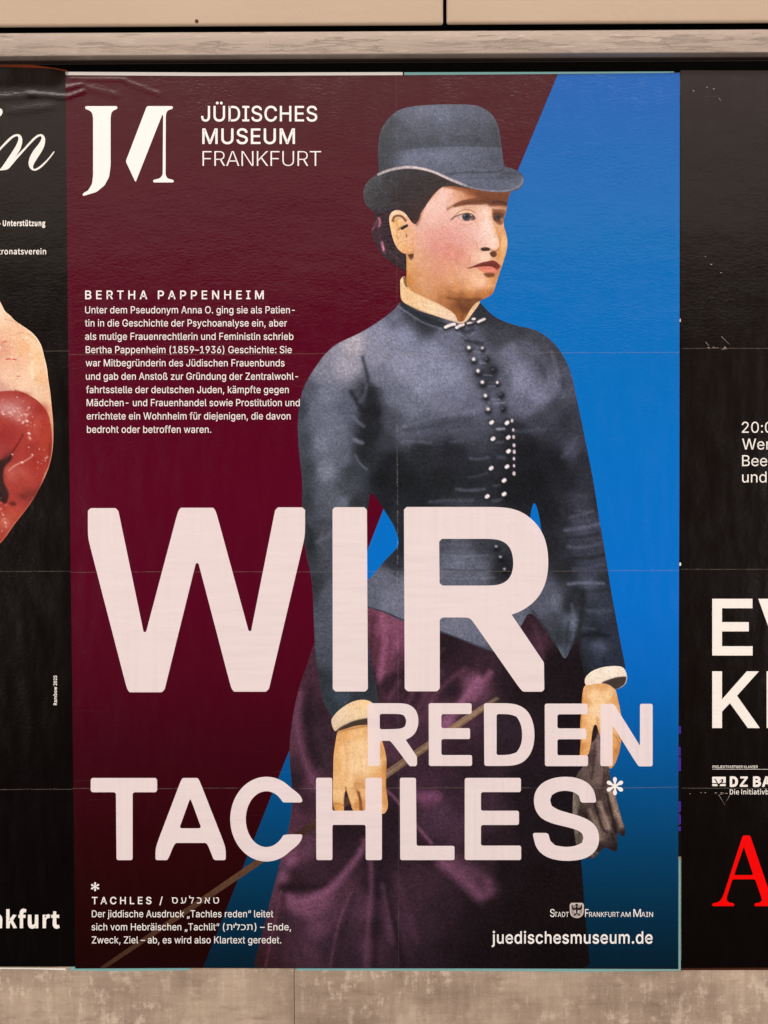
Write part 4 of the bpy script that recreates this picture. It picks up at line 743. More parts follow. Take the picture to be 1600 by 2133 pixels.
for pts, w, sf, c, o in [([(400, 140), (365, 320), (420, 560), (470, 680), (500, 770)], 12, 22, (124, 74, 96), .75), ([(470, 120), (450, 300), (470, 480), (520, 600)], 12, 26, (38, 25, 32), .8),
    ([(1590, 50), (1500, 170), (1370, 350)], 16, 16, (150, 92, 122), .85), ([(1190, 830), (1250, 822), (1320, 830)], 16, 16, (128, 74, 106), .7), ([(980, 790), (1045, 850), (1140, 980), (1275, 1140)], 6, 9, (132, 82, 106), .85),
    ([(345, 1250), (300, 1320), (285, 1380)], 18, 22, (146, 90, 120), .7), ([(290, 1440), (380, 1430), (480, 1436), (560, 1415)], 18, 20, (36, 23, 29), .85), ([(300, 1300), (400, 1350), (560, 1380)], 14, 26, (50, 31, 40), .5),
    ([(320, 1500), (400, 1550), (500, 1500), (620, 1440), (700, 1340), (790, 1230), (830, 1130)], 14, 18, (138, 84, 110), .75), ([(360, 1560), (450, 1600), (560, 1560)], 20, 26, (132, 80, 104), .6), ([(560, 1400), (680, 1290), (800, 1130)], 8, 14, (48, 30, 38), .6),
    ([(870, 1260), (880, 1430), (868, 1560), (850, 1750), (840, 1965)], 10, 14, (116, 72, 94), .7), ([(740, 1470), (700, 1560), (650, 1690), (600, 1965)], 4, 9, (118, 74, 96), .7), ([(760, 1480), (730, 1600), (680, 1750), (650, 1960)], 12, 18, (52, 34, 43), .5),
    ([(930, 1280), (915, 1500), (905, 1700), (900, 1960)], 12, 18, (40, 26, 33), .7), ([(960, 1400), (1000, 1560), (1050, 1760), (1090, 1965)], 12, 18, (36, 24, 30), .8), ([(950, 1420), (985, 1600), (1010, 1800)], 8, 14, (104, 66, 86), .6), ([(1040, 1350), (1100, 1560), (1180, 1800)], 8, 22, (100, 63, 81), .4),
    ([(1350, 1270), (1450, 1340), (1600, 1490)], 26, 26, (134, 82, 108), .75), ([(275, 1460), (235, 1660), (170, 1960)], 4, 7, (110, 62, 80), .75), ([(290, 1500), (280, 1700), (260, 1960)], 10, 14, (58, 34, 43), .6), ([(320, 1600), (370, 1760), (440, 1960)], 8, 18, (66, 41, 53), .5),
    ([(940, 10), (930, 60)], 12, 14, (134, 78, 102), .6), ([(1060, 60), (1000, 170)], 8, 14, (110, 66, 86), .6), ([(1200, 40), (1120, 200)], 8, 16, (110, 66, 86), .6), ([(1330, 10), (1220, 160), (1180, 320)], 10, 18, (104, 62, 80), .5), ([(1280, 200), (1190, 340)], 8, 18, (110, 68, 88), .4)]:
    s.stroke(k(pts), w, sf, c, o)
for pts, w, sf, c, o in [([(425, 610), (440, 720), (415, 880)], 14, 12, (150, 86, 112), .8), ([(500, 650), (490, 730), (455, 800)], 14, 18, (138, 78, 104), .6), ([(700, 760), (600, 860), (560, 960)], 5, 10, (104, 62, 80), .5), ([(800, 850), (700, 920), (640, 1000)], 8, 14, (116, 68, 88), .6), ([(910, 870), (830, 980)], 14, 14, (140, 84, 110), .75), ([(380, 620), (375, 760), (362, 900)], 8, 14, (64, 38, 48), .6), ([(1110, 660), (1130, 740), (1150, 800)], 8, 16, (86, 54, 68), .6)]:
    s.stroke(z2(pts), w, sf, c, o)
for pts, w, sf, c, o in [([(-40, 1380), (60, 1440), (160, 1510), (190, 1560)], 28, 34, (122, 74, 97), .55), ([(170, 1520), (180, 1590)], 12, 24, (124, 72, 98), .5), ([(250, 800), (200, 950), (180, 1150)], 26, 40, (66, 44, 57), .5)]:
    s.stroke(r4(pts), w, sf, c, o)
s.C = s.C * .94 + s.C.mean(1, keepdims=True) * .02; s.fade([(1230, 1), (1850, 1.0), (2016, .80)])
s.grain(.055, 11, 1.0)
P2('skirt', s, 0)

# walking stick
st = Print(smooth([(1036, 1450.5), (1041, 1454), (1040, 1459), (966, 1511), (810, 1619), (690, 1701), (505, 1826), (222, 2016), (207, 2016), (498, 1815), (684, 1687), (803, 1604.5), (958, 1498), (1030, 1452)], 1, 3), 1.6)
st.base([(1035, 1454, (78, 60, 52)), (1000, 1480, (138, 108, 86)), (930, 1525, (136, 106, 84)), (850, 1580, (120, 92, 74)), (808, 1611, (120, 92, 74)), (690, 1693, (84, 56, 44)), (620, 1740, (66, 42, 34)), (500, 1820, (92, 62, 44)), (400, 1888, (84, 54, 38)), (300, 1955, (76, 47, 34)), (215, 2014, (68, 42, 30))], 20)
st.stroke([(1034, 1455), (962, 1504), (806, 1613)], 3, 5, (178, 146, 118), .6); st.stroke([(1038, 1460), (967, 1511), (810, 1620)], 3, 5, (60, 42, 34), .6)
st.grain(.05, 3); P2('walking_stick', st, 1)

# jacket
a2 = Z(600, 600, 2.5)
jo = smooth([(834, 626), (828, 638), (808, 656), (788, 670), (760, 688), (732, 702), (700, 716), (676, 738), (660, 760), (644, 784), (630, 812), (622, 848), (620, 888), (622, 932), (626, 968), (630, 1004), (629, 1056), (632, 1110), (638, 1160), (646, 1188), (651, 1222), (653, 1277), (656, 1347), (662, 1400), (670, 1450), (684, 1484), (700, 1500), (735, 1500), (790, 1492), (786, 1440), (772, 1380), (766, 1320), (764, 1263), (782, 1270), (803, 1277), (840, 1296), (880, 1307), (919, 1317), (970, 1337), (1030, 1362), (1060, 1340), (1086, 1305), (1104, 1268), (1140, 1318), (1165, 1355), (1177, 1377), (1190, 1350), (1203, 1330), (1209, 1370), (1218, 1406), (1222, 1424), (1262, 1410), (1302, 1398), (1303, 1388), (1296, 1356), (1285, 1296), (1273, 1231), (1261, 1153), (1248, 1079), (1236, 1000), (1224, 940), (1212, 880), (1200, 824), (1192, 784), (1180, 752), (1160, 720), (1136, 698), (1108, 684), (1080, 680), (1040, 666), (1020, 652), (1004, 634), (990, 622), (900, 610)], 2, 14)
h1 = smooth([(772, 1024), (766, 1060), (761, 1110), (755, 1165), (752, 1195), (756, 1209), (764, 1211), (776, 1199), (803, 1166), (829, 1140), (831.5, 1126), (822, 1097), (799, 1060), (784, 1036)], 2, 6)
h2 = smooth([(1112, 1045), (1106, 1064), (1104, 1087), (1108, 1110), (1116, 1132), (1132, 1152), (1130, 1120), (1124, 1078), (1118, 1054)], 2, 6)
j = Print(jo, 1.55, [h1, h2])
def g(v, t=0): return (v, v, v + t)
j.base([(x, y, c) for x, y, c in a2([(330, 290, (168, 157, 158)), (480, 230, (132, 130, 142)), (230, 330, (136, 132, 139)), (560, 160, (98, 98, 110)), (300, 400, (150, 143, 149)), (170, 440, (122, 120, 128)), (110, 520, (82, 83, 91)), (200, 560, (110, 112, 122)), (64, 640, (62, 64, 69)), (150, 650, (100, 102, 112)), (230, 700, (106, 108, 118)), (300, 620, (88, 90, 100)), (75, 800, (66, 68, 73)), (180, 800, (110, 112, 122)), (260, 800, (98, 100, 108)), (100, 950, (60, 62, 66)), (200, 950, (116, 118, 126)), (280, 900, (92, 94, 102)), (90, 1100, (56, 58, 61)), (180, 1100, (95, 98, 104)), (300, 1050, (68, 70, 74)), (330, 950, (58, 60, 64)), (250, 1100, (88, 90, 96)), (345, 1120, (48, 49, 51)),
    (450, 350, (130, 128, 138)), (600, 250, (126, 126, 140)), (600, 400, (134, 133, 145)), (750, 350, (128, 128, 142)), (850, 260, (104, 104, 116)), (480, 470, (110, 110, 120)), (560, 560, (104, 105, 115)), (700, 500, (130, 130, 142)), (850, 450, (128, 128, 141)), (900, 560, (112, 112, 125)), (650, 620, (106, 107, 117)), (800, 620, (110, 110, 121)), (940, 600, (98, 98, 110)), (430, 540, (50, 51, 55)), (440, 650, (34, 35, 37)), (430, 760, (37, 38, 40)), (400, 860, (42, 43, 45)), (520, 690, (72, 73, 79)), (520, 800, (56, 57, 62)), (600, 760, (84, 85, 93)), (700, 730, (80, 81, 89)), (800, 700, (70, 71, 78)), (900, 730, (72, 73, 80)), (700, 850, (42, 43, 45)), (550, 900, (34, 35, 37)), (850, 850, (40, 40, 44)), (600, 1000, (33, 34, 35)), (800, 1000, (36, 37, 38)), (950, 1000, (40, 41, 44)), (500, 1000, (31, 32, 33)), (700, 1100, (36, 37, 39)), (480, 1120, (36, 37, 40)),
    (1100, 260, (62, 62, 68)), (1160, 340, (104, 104, 116)), (1250, 330, (84, 84, 94)), (1200, 480, (128, 127, 141)), (1200, 420, (118, 118, 130)), (1300, 560, (118, 117, 132)), (1250, 620, (98, 98, 110)), (1330, 400, (78, 78, 87)), (1400, 340, (62, 62, 68)), (1370, 500, (102, 101, 113)), (1450, 480, (74, 74, 83)), (1300, 690, (62, 62, 69)), (1200, 760, (40, 40, 43)), (1400, 640, (64, 64, 72)), (1250, 850, (32, 32, 34)), (1300, 1000, (29, 29, 31)), (1450, 690, (50, 50, 56)), (1500, 700, (58, 58, 66)), (1480, 850, (68, 68, 78)), (1530, 900, (46, 46, 52)), (1400, 900, (32, 32, 34)), (1550, 1000, (48, 48, 54)), (1450, 1000, (36, 36, 39)), (1540, 1150, (58, 58, 65)), (1350, 1150, (32, 32, 34)), (1200, 1050, (30, 30, 32)),
    (1055, 450, (54, 54, 60)), (1000, 360, (92, 92, 102)), (1130, 480, (88, 88, 97)), (1010, 120, (48, 48, 52)), (640, 130, (56, 58, 64)), (720, 175, (48, 50, 54)), (940, 240, (84, 84, 93)), (1200, 220, (58, 58, 63)), (1300, 250, (66, 66, 72)), (1090, 150, (50, 50, 54))])] +
  [(x, y, c) for x, y, c in z2([(150, 100, (72, 74, 79)), (90, 100, (54, 56, 59)), (250, 100, (103, 105, 113)), (170, 300, (76, 78, 82)), (280, 300, (96, 98, 104)), (100, 300, (48, 50, 52)), (130, 480, (52, 54, 57)), (180, 500, (84, 86, 92)), (180, 700, (80, 83, 88)), (280, 600, (92, 95, 102)), (190, 800, (74, 78, 84)), (140, 900, (50, 53, 56)), (240, 970, (66, 72, 78)), (320, 980, (52, 55, 58)), (190, 1010, (52, 58, 62)), (350, 700, (60, 62, 66)), (340, 900, (46, 48, 51)),
    (430, 450, (100, 100, 110)), (480, 360, (50, 51, 55)), (505, 300, (40, 41, 43)), (450, 540, (114, 114, 124)), (500, 595, (108, 108, 118)), (390, 540, (94, 95, 103)), (560, 480, (112, 112, 122)), (600, 350, (80, 81, 88)), (560, 200, (42, 43, 45)), (750, 300, (90, 91, 98)), (750, 380, (104, 105, 115)), (850, 400, (95, 96, 104)), (750, 450, (94, 95, 103)), (700, 280, (76, 77, 84)), (900, 290, (58, 59, 62)), (980, 400, (40, 40, 42)), (700, 200, (56, 57, 61)), (800, 170, (60, 61, 66)), (1050, 220, (40, 40, 43)), (1080, 400, (66, 67, 73)),
    (600, 560, (106, 107, 117)), (760, 650, (112, 112, 122)), (870, 720, (104, 105, 115)), (920, 760, (84, 85, 93)), (900, 620, (108, 109, 119)), (1040, 640, (100, 101, 111)), (1000, 560, (90, 91, 99)), (1150, 500, (82, 83, 91)), (1150, 570, (88, 89, 98)), (1200, 550, (98, 99, 109)), (1180, 650, (66, 67, 73)), (1220, 710, (54, 56, 60)), (1240, 785, (96, 102, 110)), (1285, 640, (96, 99, 109)), (1260, 700, (62, 65, 71)), (1270, 560, (42, 43, 46)),
    (1200, 150, (33, 33, 35)), (1250, 150, (46, 46, 50)), (1320, 100, (60, 60, 68)), (1330, 220, (68, 68, 78)), (1370, 200, (62, 62, 71)), (1340, 330, (58, 58, 66)), (1170, 300, (38, 38, 41)), (1250, 400, (40, 40, 43)), (1380, 400, (60, 62, 72)), (1350, 470, (76, 78, 88)), (1430, 450, (46, 48, 55)), (1420, 600, (54, 58, 68)), (1350, 600, (50, 52, 58)), (1300, 500, (46, 47, 51)), (1380, 690, (38, 40, 45)), (1450, 700, (46, 50, 60)), (1400, 750, (66, 70, 82)), (1340, 800, (42, 45, 52)), (1480, 800, (44, 48, 58)), (1420, 840, (44, 48, 58)), (1330, 740, (50, 54, 62)), (1325, 880, (34, 36, 41)), (1480, 650, (44, 47, 55)), (1400, 100, (44, 44, 50))])], 11)
for pts, w, sf, c, o in [([(328, 540), (365, 600), (410, 680)], 9, 12, (36, 36, 39), .8), ([(388, 360), (410, 440), (424, 530), (420, 600)], 6, 10, (40, 40, 44), .8), ([(430, 545), (445, 620), (470, 720)], 18, 24, (34, 34, 37), .7), ([(410, 690), (400, 800), (385, 870)], 16, 20, (38, 39, 41), .7),
    ([(340, 670), (365, 700), (395, 720)], 6, 8, (112, 113, 123), .6), ([(345, 790), (365, 800), (385, 805)], 8, 8, (122, 123, 131), .7), ([(350, 870), (378, 920), (412, 946)], 4, 6, (104, 105, 114), .6), ([(375, 590), (400, 560), (412, 500)], 6, 10, (100, 101, 111), .5),
    ([(590, 728), (700, 690), (830, 660), (980, 640), (1030, 625)], 5, 12, (118, 118, 130), .5), ([(600, 745), (760, 715), (1000, 668)], 5, 10, (60, 61, 66), .5), ([(590, 800), (660, 798), (740, 806)], 6, 8, (92, 93, 102), .7), ([(850, 804), (910, 795)], 6, 8, (84, 85, 94), .6), ([(840, 742), (960, 732), (1030, 735)], 4, 8, (92, 93, 101), .5),
    ([(950, 886), (1000, 892), (1040, 882)], 6, 7, (82, 84, 92), .75), ([(940, 985), (990, 980), (1035, 963)], 4, 7, (70, 71, 77), .7), ([(880, 1048), (950, 1056), (1022, 1048)], 6, 8, (88, 89, 96), .75), ([(740, 1114), (850, 1106), (960, 1106)], 6, 9, (80, 81, 88), .7), ([(1070, 1030), (1100, 1028)], 4, 6, (78, 79, 86), .7), ([(1070, 1110), (1110, 1100)], 6, 6, (80, 81, 88), .7), ([(1095, 882), (1130, 882)], 8, 7, (74, 75, 82), .7), ([(1090, 735), (1125, 733)], 5, 5, (170, 168, 178), .7), ([(1085, 805), (1120, 800)], 5, 6, (84, 85, 92), .7),
    ([(1370, 330), (1395, 400), (1410, 470)], 6, 9, (104, 104, 114), .55), ([(1300, 380), (1340, 470)], 8, 12, (60, 60, 66), .5), ([(1410, 520), (1430, 560)], 8, 10, (96, 96, 107), .5), ([(1500, 780), (1470, 840), (1430, 880)], 8, 12, (86, 86, 97), .5), ([(1180, 745), (1260, 745), (1330, 735)], 8, 12, (76, 77, 85), .6), ([(1360, 620), (1420, 560), (1440, 480)], 6, 12, (54, 54, 60), .5), ([(1500, 1160), (1560, 1165)], 5, 8, (82, 82, 92), .6), ([(1480, 1210), (1570, 1215)], 5, 8, (78, 78, 88), .6), ([(1510, 1080), (1560, 1085)], 4, 8, (70, 70, 79), .6)]:
    j.stroke(a2(pts), w, sf, c, o)
j.area(a2([(588, 60), (620, 92), (680, 130), (740, 158), (820, 182), (850, 195), (830, 212), (760, 196), (690, 168), (620, 120), (580, 88)]), 5, (42, 45, 49), .95)
j.stroke(a2([(572, 95), (640, 140), (710, 185), (800, 212)]), 3, 5, (128, 128, 138), .6)
j.stroke(a2([(1000, 90), (985, 140), (950, 190)]), 10, 10, (44, 44, 48), .7)
for pts, w, sf, c, o in [([(1270, 168), (1320, 158), (1372, 140)], 5, 8, (90, 92, 104), .7), ([(1250, 226), (1330, 216), (1405, 198)], 7, 9, (96, 97, 110), .75), ([(1260, 260), (1330, 258), (1400, 240)], 5, 8, (36, 37, 41), .7), ([(1260, 300), (1330, 306), (1410, 284)], 6, 8, (86, 88, 99), .7), ([(1280, 352), (1360, 352), (1420, 338)], 6, 8, (38, 39, 43), .75), ([(1280, 400), (1350, 396), (1420, 380)], 5, 9, (78, 80, 91), .6), ([(1262, 468), (1330, 462), (1420, 466)], 6, 7, (106, 108, 119), .8), ([(1290, 500), (1380, 500), (1440, 496)], 6, 9, (40, 41, 46), .6), ([(1310, 580), (1380, 594), (1450, 588)], 7, 9, (78, 82, 93), .7), ([(1330, 640), (1400, 640)], 6, 10, (42, 44, 49), .6), ([(1318, 702), (1370, 690), (1440, 704)], 8, 9, (30, 32, 36), .75), ([(1310, 668), (1380, 670)], 5, 8, (72, 76, 86), .6), ([(1380, 740), (1420, 750)], 10, 12, (80, 85, 98), .6),
    ([(110, 210), (150, 180), (190, 190)], 8, 12, (58, 60, 63), .6), ([(85, 215), (110, 250), (100, 300)], 12, 14, (38, 40, 42), .7), ([(130, 280), (180, 250), (195, 240)], 8, 12, (102, 104, 111), .5),
    ([(700, 300), (780, 308), (880, 300)], 3, 6, (66, 67, 72), .6), ([(690, 335), (780, 345), (900, 338)], 3, 6, (124, 125, 136), .5), ([(700, 400), (800, 410), (920, 404)], 3, 6, (58, 59, 64), .6), ([(690, 440), (800, 446), (930, 440)], 3, 6, (120, 121, 131), .5), ([(690, 278), (800, 276), (900, 282)], 3, 6, (70, 71, 77), .5),
    ([(362, 574), (440, 596), (522, 634), (690, 682), (800, 727), (932, 779)], 3, 4, (44, 44, 48), .9), ([(1104, 590), (1180, 700), (1236, 806)], 4, 6, (44, 45, 49), .7), ([(1200, 600), (1215, 680), (1240, 770)], 5, 9, (54, 56, 60), .6), ([(1278, 560), (1292, 640), (1282, 720)], 6, 9, (104, 107, 117), .6), ([(1262, 640), (1255, 720), (1250, 790)], 5, 8, (48, 50, 54), .7)]:
    j.stroke(z2(pts), w, sf, c, o)
def knob(x, y, r=5.2, light=(238, 224, 216), body=(26, 26, 28)):
    j.blob(x + 1, y + 4.5, r * 1.35, r * 1.5, body, .95); j.blob(x, y, r * .62, r * .62, light, 1.0); j.blob(x, y, r * .5, r * .5, light, .9)
for x, y in [(942, 310), (967, 371), (990, 432), (1012, 490), (1028, 560), (1042, 630)]: knob(600 + x / 2.5, 600 + y / 2.5, 5.6)
for x, y in [(1012, 312), (1090, 492)]: knob(600 + x / 2.5, 600 + y / 2.5, 4.4)
for x, y in [(1038, 376), (1070, 432), (1112, 562), (1122, 634)]:
    j.blob(600 + x / 2.5, 600 + y / 2.5, 8, 9, (30, 30, 32), .95); j.blob(600 + x / 2.5 - 2, 597 + y / 2.5, 2.4, 2, (120, 120, 128), .7)
for x, y in [(1060, 700), (1067, 785), (1058, 938), (1037, 1085), (1140, 702), (1147, 778), (1148, 850), (1140, 930), (1125, 1002), (1125, 1073)]:
    j.blob(600 + x / 2.5, 600 + y / 2.5, 6.2, 6.2, (24, 24, 26), .8); j.stroke([(600 + x / 2.5 - 1, 600 + y / 2.5 + 1), (600 + x / 2.5 + 1.4, 599 + y / 2.5)], 7.4, 3.5, (240, 222, 214), 1)
for x, y, r in [(1167, 690, 4), (1173, 738, 3), (1175, 775, 4), (1177, 818, 4.2), (1178, 852, 4.6), (1177, 888, 3.6), (1177, 925, 3), (1177, 965, 4.8)]:
    j.stroke([(600 + x / 2.5, 599 + y / 2.5), (600 + x / 2.5, 601.5 + y / 2.5)], r + 1, 3, (226, 206, 200), .95)
for x1, y1, x2, y2 in [(965, 330, 1000, 335), (1000, 388, 1030, 392), (1020, 452, 1060, 456), (1045, 512, 1080, 512), (1060, 580, 1100, 580), (1070, 600, 1130, 598)]:
    j.stroke(a2([(x1, y1), (x2, y2)]), 2.6, 4, (140, 140, 150), .5)
for x, y in [(940, 303), (960, 350), (978, 405)]:
    j.blob(600 + x / 2.162, 1000 + y / 2.162 + 3, 8.5, 8.5, (28, 28, 30), .95); j.blob(598.5 + x / 2.162, 998 + y / 2.162, 3, 2.6, (190, 188, 194), .9)
for x, y, r in [(1050, 405, 4), (1060, 465, 5), (1080, 525, 6), (1005, 530, 4), (995, 470, 4), (905, 190, 5), (990, 190, 4), (985, 240, 4)]:
    j.blob(600 + x / 2.162, 1000 + y / 2.162, r, r, (225, 215, 212), 1)
for pts, w in [([(820, 204), (845, 192), (868, 188)], 6), ([(878, 206), (895, 196), (912, 190)], 6), ([(935, 184), (955, 180), (975, 172)], 3.4), ([(962, 162), (972, 160)], 4.5), ([(990, 176), (1008, 168), (1024, 161)], 5)]:
    j.stroke(a2([(p[0] + 2, p[1] + 6) for p in pts]), w + 5, 6, (34, 33, 36), .8); j.stroke(a2(pts), w, 2.5, (236, 218, 208), 1)
j.stroke(a2([(870, 232), (910, 246), (930, 268)]), 2, 4, (130, 130, 140), .6); j.stroke(a2([(930, 240), (950, 250), (968, 232)]), 2, 4, (130, 130, 140), .6); j.stroke(a2([(900, 215), (930, 236), (960, 215)]), 8, 8, (44, 44, 48), .7); j.stroke(a2([(930, 275), (980, 285), (1010, 290)]), 8, 8, (40, 40, 44), .7)
j.stroke(jo[:200:3].tolist(), 2.2, 2.5, (70, 66, 70), .35)
j.fade([(1000, 1), (1500, .98)])
j.C = np.maximum(66 + (j.C * np.array([.98, .985, 1.025]) - 66) * 1.10, j.C * .8); j.stroke([(1192, 1358), (1204, 1332), (1211, 1290), (1214, 1235)], 12, 16, (33, 33, 37), .85); j.stroke([(1203, 1334), (1211, 1372), (1219, 1408)], 10, 14, (31, 31, 35), .85); j.stroke([(1104, 1270), (1140, 1322), (1172, 1372)], 3, 7, (58, 59, 65), .6); j.grain(.055, 7, 1.0)
P2('jacket', j, 2)

# cuffs and hands
zc = Z(500, 1400, 3.2)
hl = Print(smooth(zc([(652, 380), (740, 355), (850, 340), (900, 345), (932, 420), (962, 500), (978, 580), (976, 680), (972, 770), (984, 840), (988, 895), (974, 935), (948, 948), (925, 932), (900, 948), (860, 940), (832, 926), (802, 950), (800, 995), (786, 1004), (772, 990), (758, 930), (738, 888), (716, 805), (704, 772), (697, 830), (694, 900), (690, 985), (678, 998), (662, 975), (640, 935), (620, 890), (618, 800), (622, 650), (623, 560), (634, 480)]), 2, 6), 1.25)
hl.base(zc([(680, 420, (226, 160, 95)), (780, 400, (238, 180, 118)), (860, 390, (232, 165, 100)), (640, 500, (228, 160, 92)), (700, 520, (246, 194, 136)), (800, 500, (248, 198, 142)), (880, 480, (246, 194, 138)), (940, 520, (222, 152, 88)), (640, 620, (230, 165, 98)), (720, 620, (248, 200, 146)), (820, 620, (250, 204, 152)), (920, 620, (244, 190, 132)), (968, 640, (206, 132, 66)), (640, 740, (236, 176, 112)), (660, 830, (242, 188, 126)), (640, 900, (214, 138, 66)), (676, 960, (232, 168, 100)), (740, 740, (244, 192, 134)), (780, 760, (206, 140, 82)), (750, 850, (240, 184, 122)), (790, 880, (200, 124, 62)), (780, 970, (236, 176, 112)), (820, 780, (232, 172, 108)), (860, 820, (244, 190, 130)), (830, 880, (214, 140, 74)), (900, 800, (236, 178, 116)), (950, 780, (214, 142, 76)), (940, 900, (240, 184, 124)), (975, 880, (210, 136, 72)), (900, 920, (216, 146, 80))]), 8)
for pts, w, sf, c, o in [([(704, 770), (716, 830), (740, 890)], 3, 4, (120, 66, 34), .8), ([(780, 790), (800, 850), (800, 915)], 3, 4, (104, 56, 30), .8), ([(770, 740), (810, 745), (830, 770)], 6, 10, (196, 126, 70), .6), ([(845, 800), (850, 870), (870, 930)], 2, 4, (170, 100, 50), .6), ([(915, 820), (910, 890), (925, 930)], 2, 4, (170, 104, 54), .6), ([(700, 470), (710, 600), (700, 720)], 3, 9, (226, 162, 100), .5), ([(630, 880), (660, 875), (690, 890)], 2, 3, (150, 84, 40), .6), ([(655, 395), (760, 372), (860, 352), (910, 360)], 5, 6, (160, 100, 50), .7), ([(972, 600), (974, 700), (970, 770), (984, 850)], 3, 5, (180, 106, 48), .6)]:
    hl.stroke(zc(pts), w, sf, c, o)
hl.area(zc([(700, 790), (714, 840), (736, 905), (742, 930), (704, 935), (692, 890), (692, 840)]), 4, (64, 34, 34), .95); hl.stroke(zc([(792, 800), (806, 860), (812, 930)]), 4, 4, (92, 48, 28), .85); hl.stroke(zc([(860, 800), (866, 870), (884, 935)]), 2.4, 4, (150, 88, 44), .8); hl.stroke(zc([(700, 480), (720, 560), (716, 700)]), 4, 12, (224, 160, 98), .6); hl.stroke(zc([(800, 560), (815, 660), (800, 740)]), 3, 12, (230, 168, 108), .6); hl.C = 255 - (255 - hl.C) * np.array([.88, .91, .93]); hl.grain(.03, 9); P2('hand', hl, 3)
cl = Print(smooth(zc([(605, 325), (620, 296), (650, 262), (700, 222), (760, 192), (815, 182), (862, 190), (892, 212), (912, 250), (925, 300), (918, 338), (880, 350), (800, 352), (740, 366), (690, 382), (640, 396), (624, 388)]), 2, 6), 1.25)
cl.base(zc([(620, 330, (230, 200, 168)), (680, 270, (240, 208, 172)), (760, 220, (244, 206, 160)), (840, 200, (250, 205, 150)), (900, 260, (246, 206, 158)), (640, 370, (228, 196, 160)), (760, 270, (242, 206, 164)), (870, 270, (244, 208, 164))]), 10)
cl.area(zc([(632, 402), (660, 372), (700, 350), (760, 322), (850, 304), (935, 312), (930, 352), (800, 362), (740, 372), (690, 388), (640, 406)]), 4, (62, 48, 38), .95, True)
cl.stroke(zc([(624, 388), (640, 366), (700, 340), (770, 314), (850, 302)]), 2, 3, (214, 184, 150), .6)
cl.grain(.035, 10); P2('cuff', cl, 4)
rh = Print(smooth(r4([(783, 262), (850, 240), (940, 245), (985, 292), (1000, 370), (1017, 440), (1022, 540), (1018, 630), (1002, 710), (975, 775), (948, 802), (932, 770), (905, 700), (890, 610), (872, 548), (852, 520), (838, 560), (832, 620), (816, 700), (798, 716), (780, 775), (756, 770), (755, 705), (762, 620), (757, 520), (766, 420), (770, 330)]), 2, 6), 1.25)
rh.base(r4([(800, 280, (226, 160, 100)), (900, 270, (220, 150, 88)), (850, 330, (248, 200, 148)), (930, 330, (246, 196, 140)), (985, 360, (218, 146, 80)), (780, 380, (220, 148, 82)), (850, 430, (250, 206, 156)), (950, 430, (248, 200, 146)), (1008, 470, (210, 136, 70)), (775, 500, (226, 154, 88)), (820, 490, (244, 190, 132)), (790, 600, (236, 172, 106)), (764, 660, (196, 120, 56)), (800, 680, (228, 160, 94)), (920, 520, (242, 186, 126)), (970, 560, (238, 178, 116)), (1015, 560, (204, 126, 60)), (900, 600, (206, 136, 76)), (950, 660, (228, 162, 98)), (1000, 680, (196, 118, 54)), (950, 760, (210, 138, 74)), (770, 750, (226, 156, 92))]), 8)
for pts, w, sf, c, o in [([(770, 300), (772, 400), (760, 520), (764, 620)], 3, 5, (168, 96, 40), .6), ([(865, 470), (875, 540), (900, 610)], 2.5, 6, (180, 110, 58), .6), ([(950, 560), (990, 600), (1010, 640)], 2, 4, (150, 86, 40), .6), ([(940, 620), (970, 660), (990, 700)], 2, 4, (160, 94, 44), .6), ([(1000, 540), (1010, 600)], 3, 5, (130, 70, 34), .5)]:
    rh.stroke(r4(pts), w, sf, c, o)
rh.C = 255 - (255 - rh.C) * np.array([.88, .91, .93]); rh.grain(.03, 12); P2('hand', rh, 3)
cr = Print(smooth(r4([(785, 245), (790, 215), (830, 175), (900, 150), (980, 142), (1030, 150), (1050, 180), (1058, 225), (1045, 265), (985, 298), (960, 276), (930, 258), (860, 254), (795, 270)]), 2, 6), 1.2)
cr.base(r4([(800, 240, (240, 216, 192)), (850, 200, (246, 226, 204)), (950, 170, (248, 228, 208)), (1030, 180, (244, 222, 200)), (900, 220, (244, 222, 200))]), 10)
cr.area(r4([(880, 254), (960, 221), (1020, 210), (1062, 212), (1058, 235), (1042, 262), (985, 299), (960, 278), (930, 258)]), 3, (58, 46, 42), .95)
cr.stroke(r4([(1050, 190), (1056, 225), (1044, 262)]), 2.2, 2, (236, 214, 192), .9)
cr.grain(.03, 13); P2('cuff', cr, 4)
gl = Print(smooth(r4([(834, 560), (848, 512), (866, 520), (884, 600), (902, 700), (938, 775), (946, 830), (960, 900), (990, 1000), (1010, 1080), (1030, 1140), (1046, 1190), (1040, 1225), (1018, 1226), (1000, 1198), (990, 1212), (997, 1275), (990, 1326), (955, 1315), (922, 1294), (880, 1318), (868, 1345), (838, 1370), (800, 1360), (760, 1325), (728, 1270), (714, 1150), (708, 1050), (716, 900), (738, 825), (780, 780), (812, 705), (826, 640)]), 2, 6), 1.25)
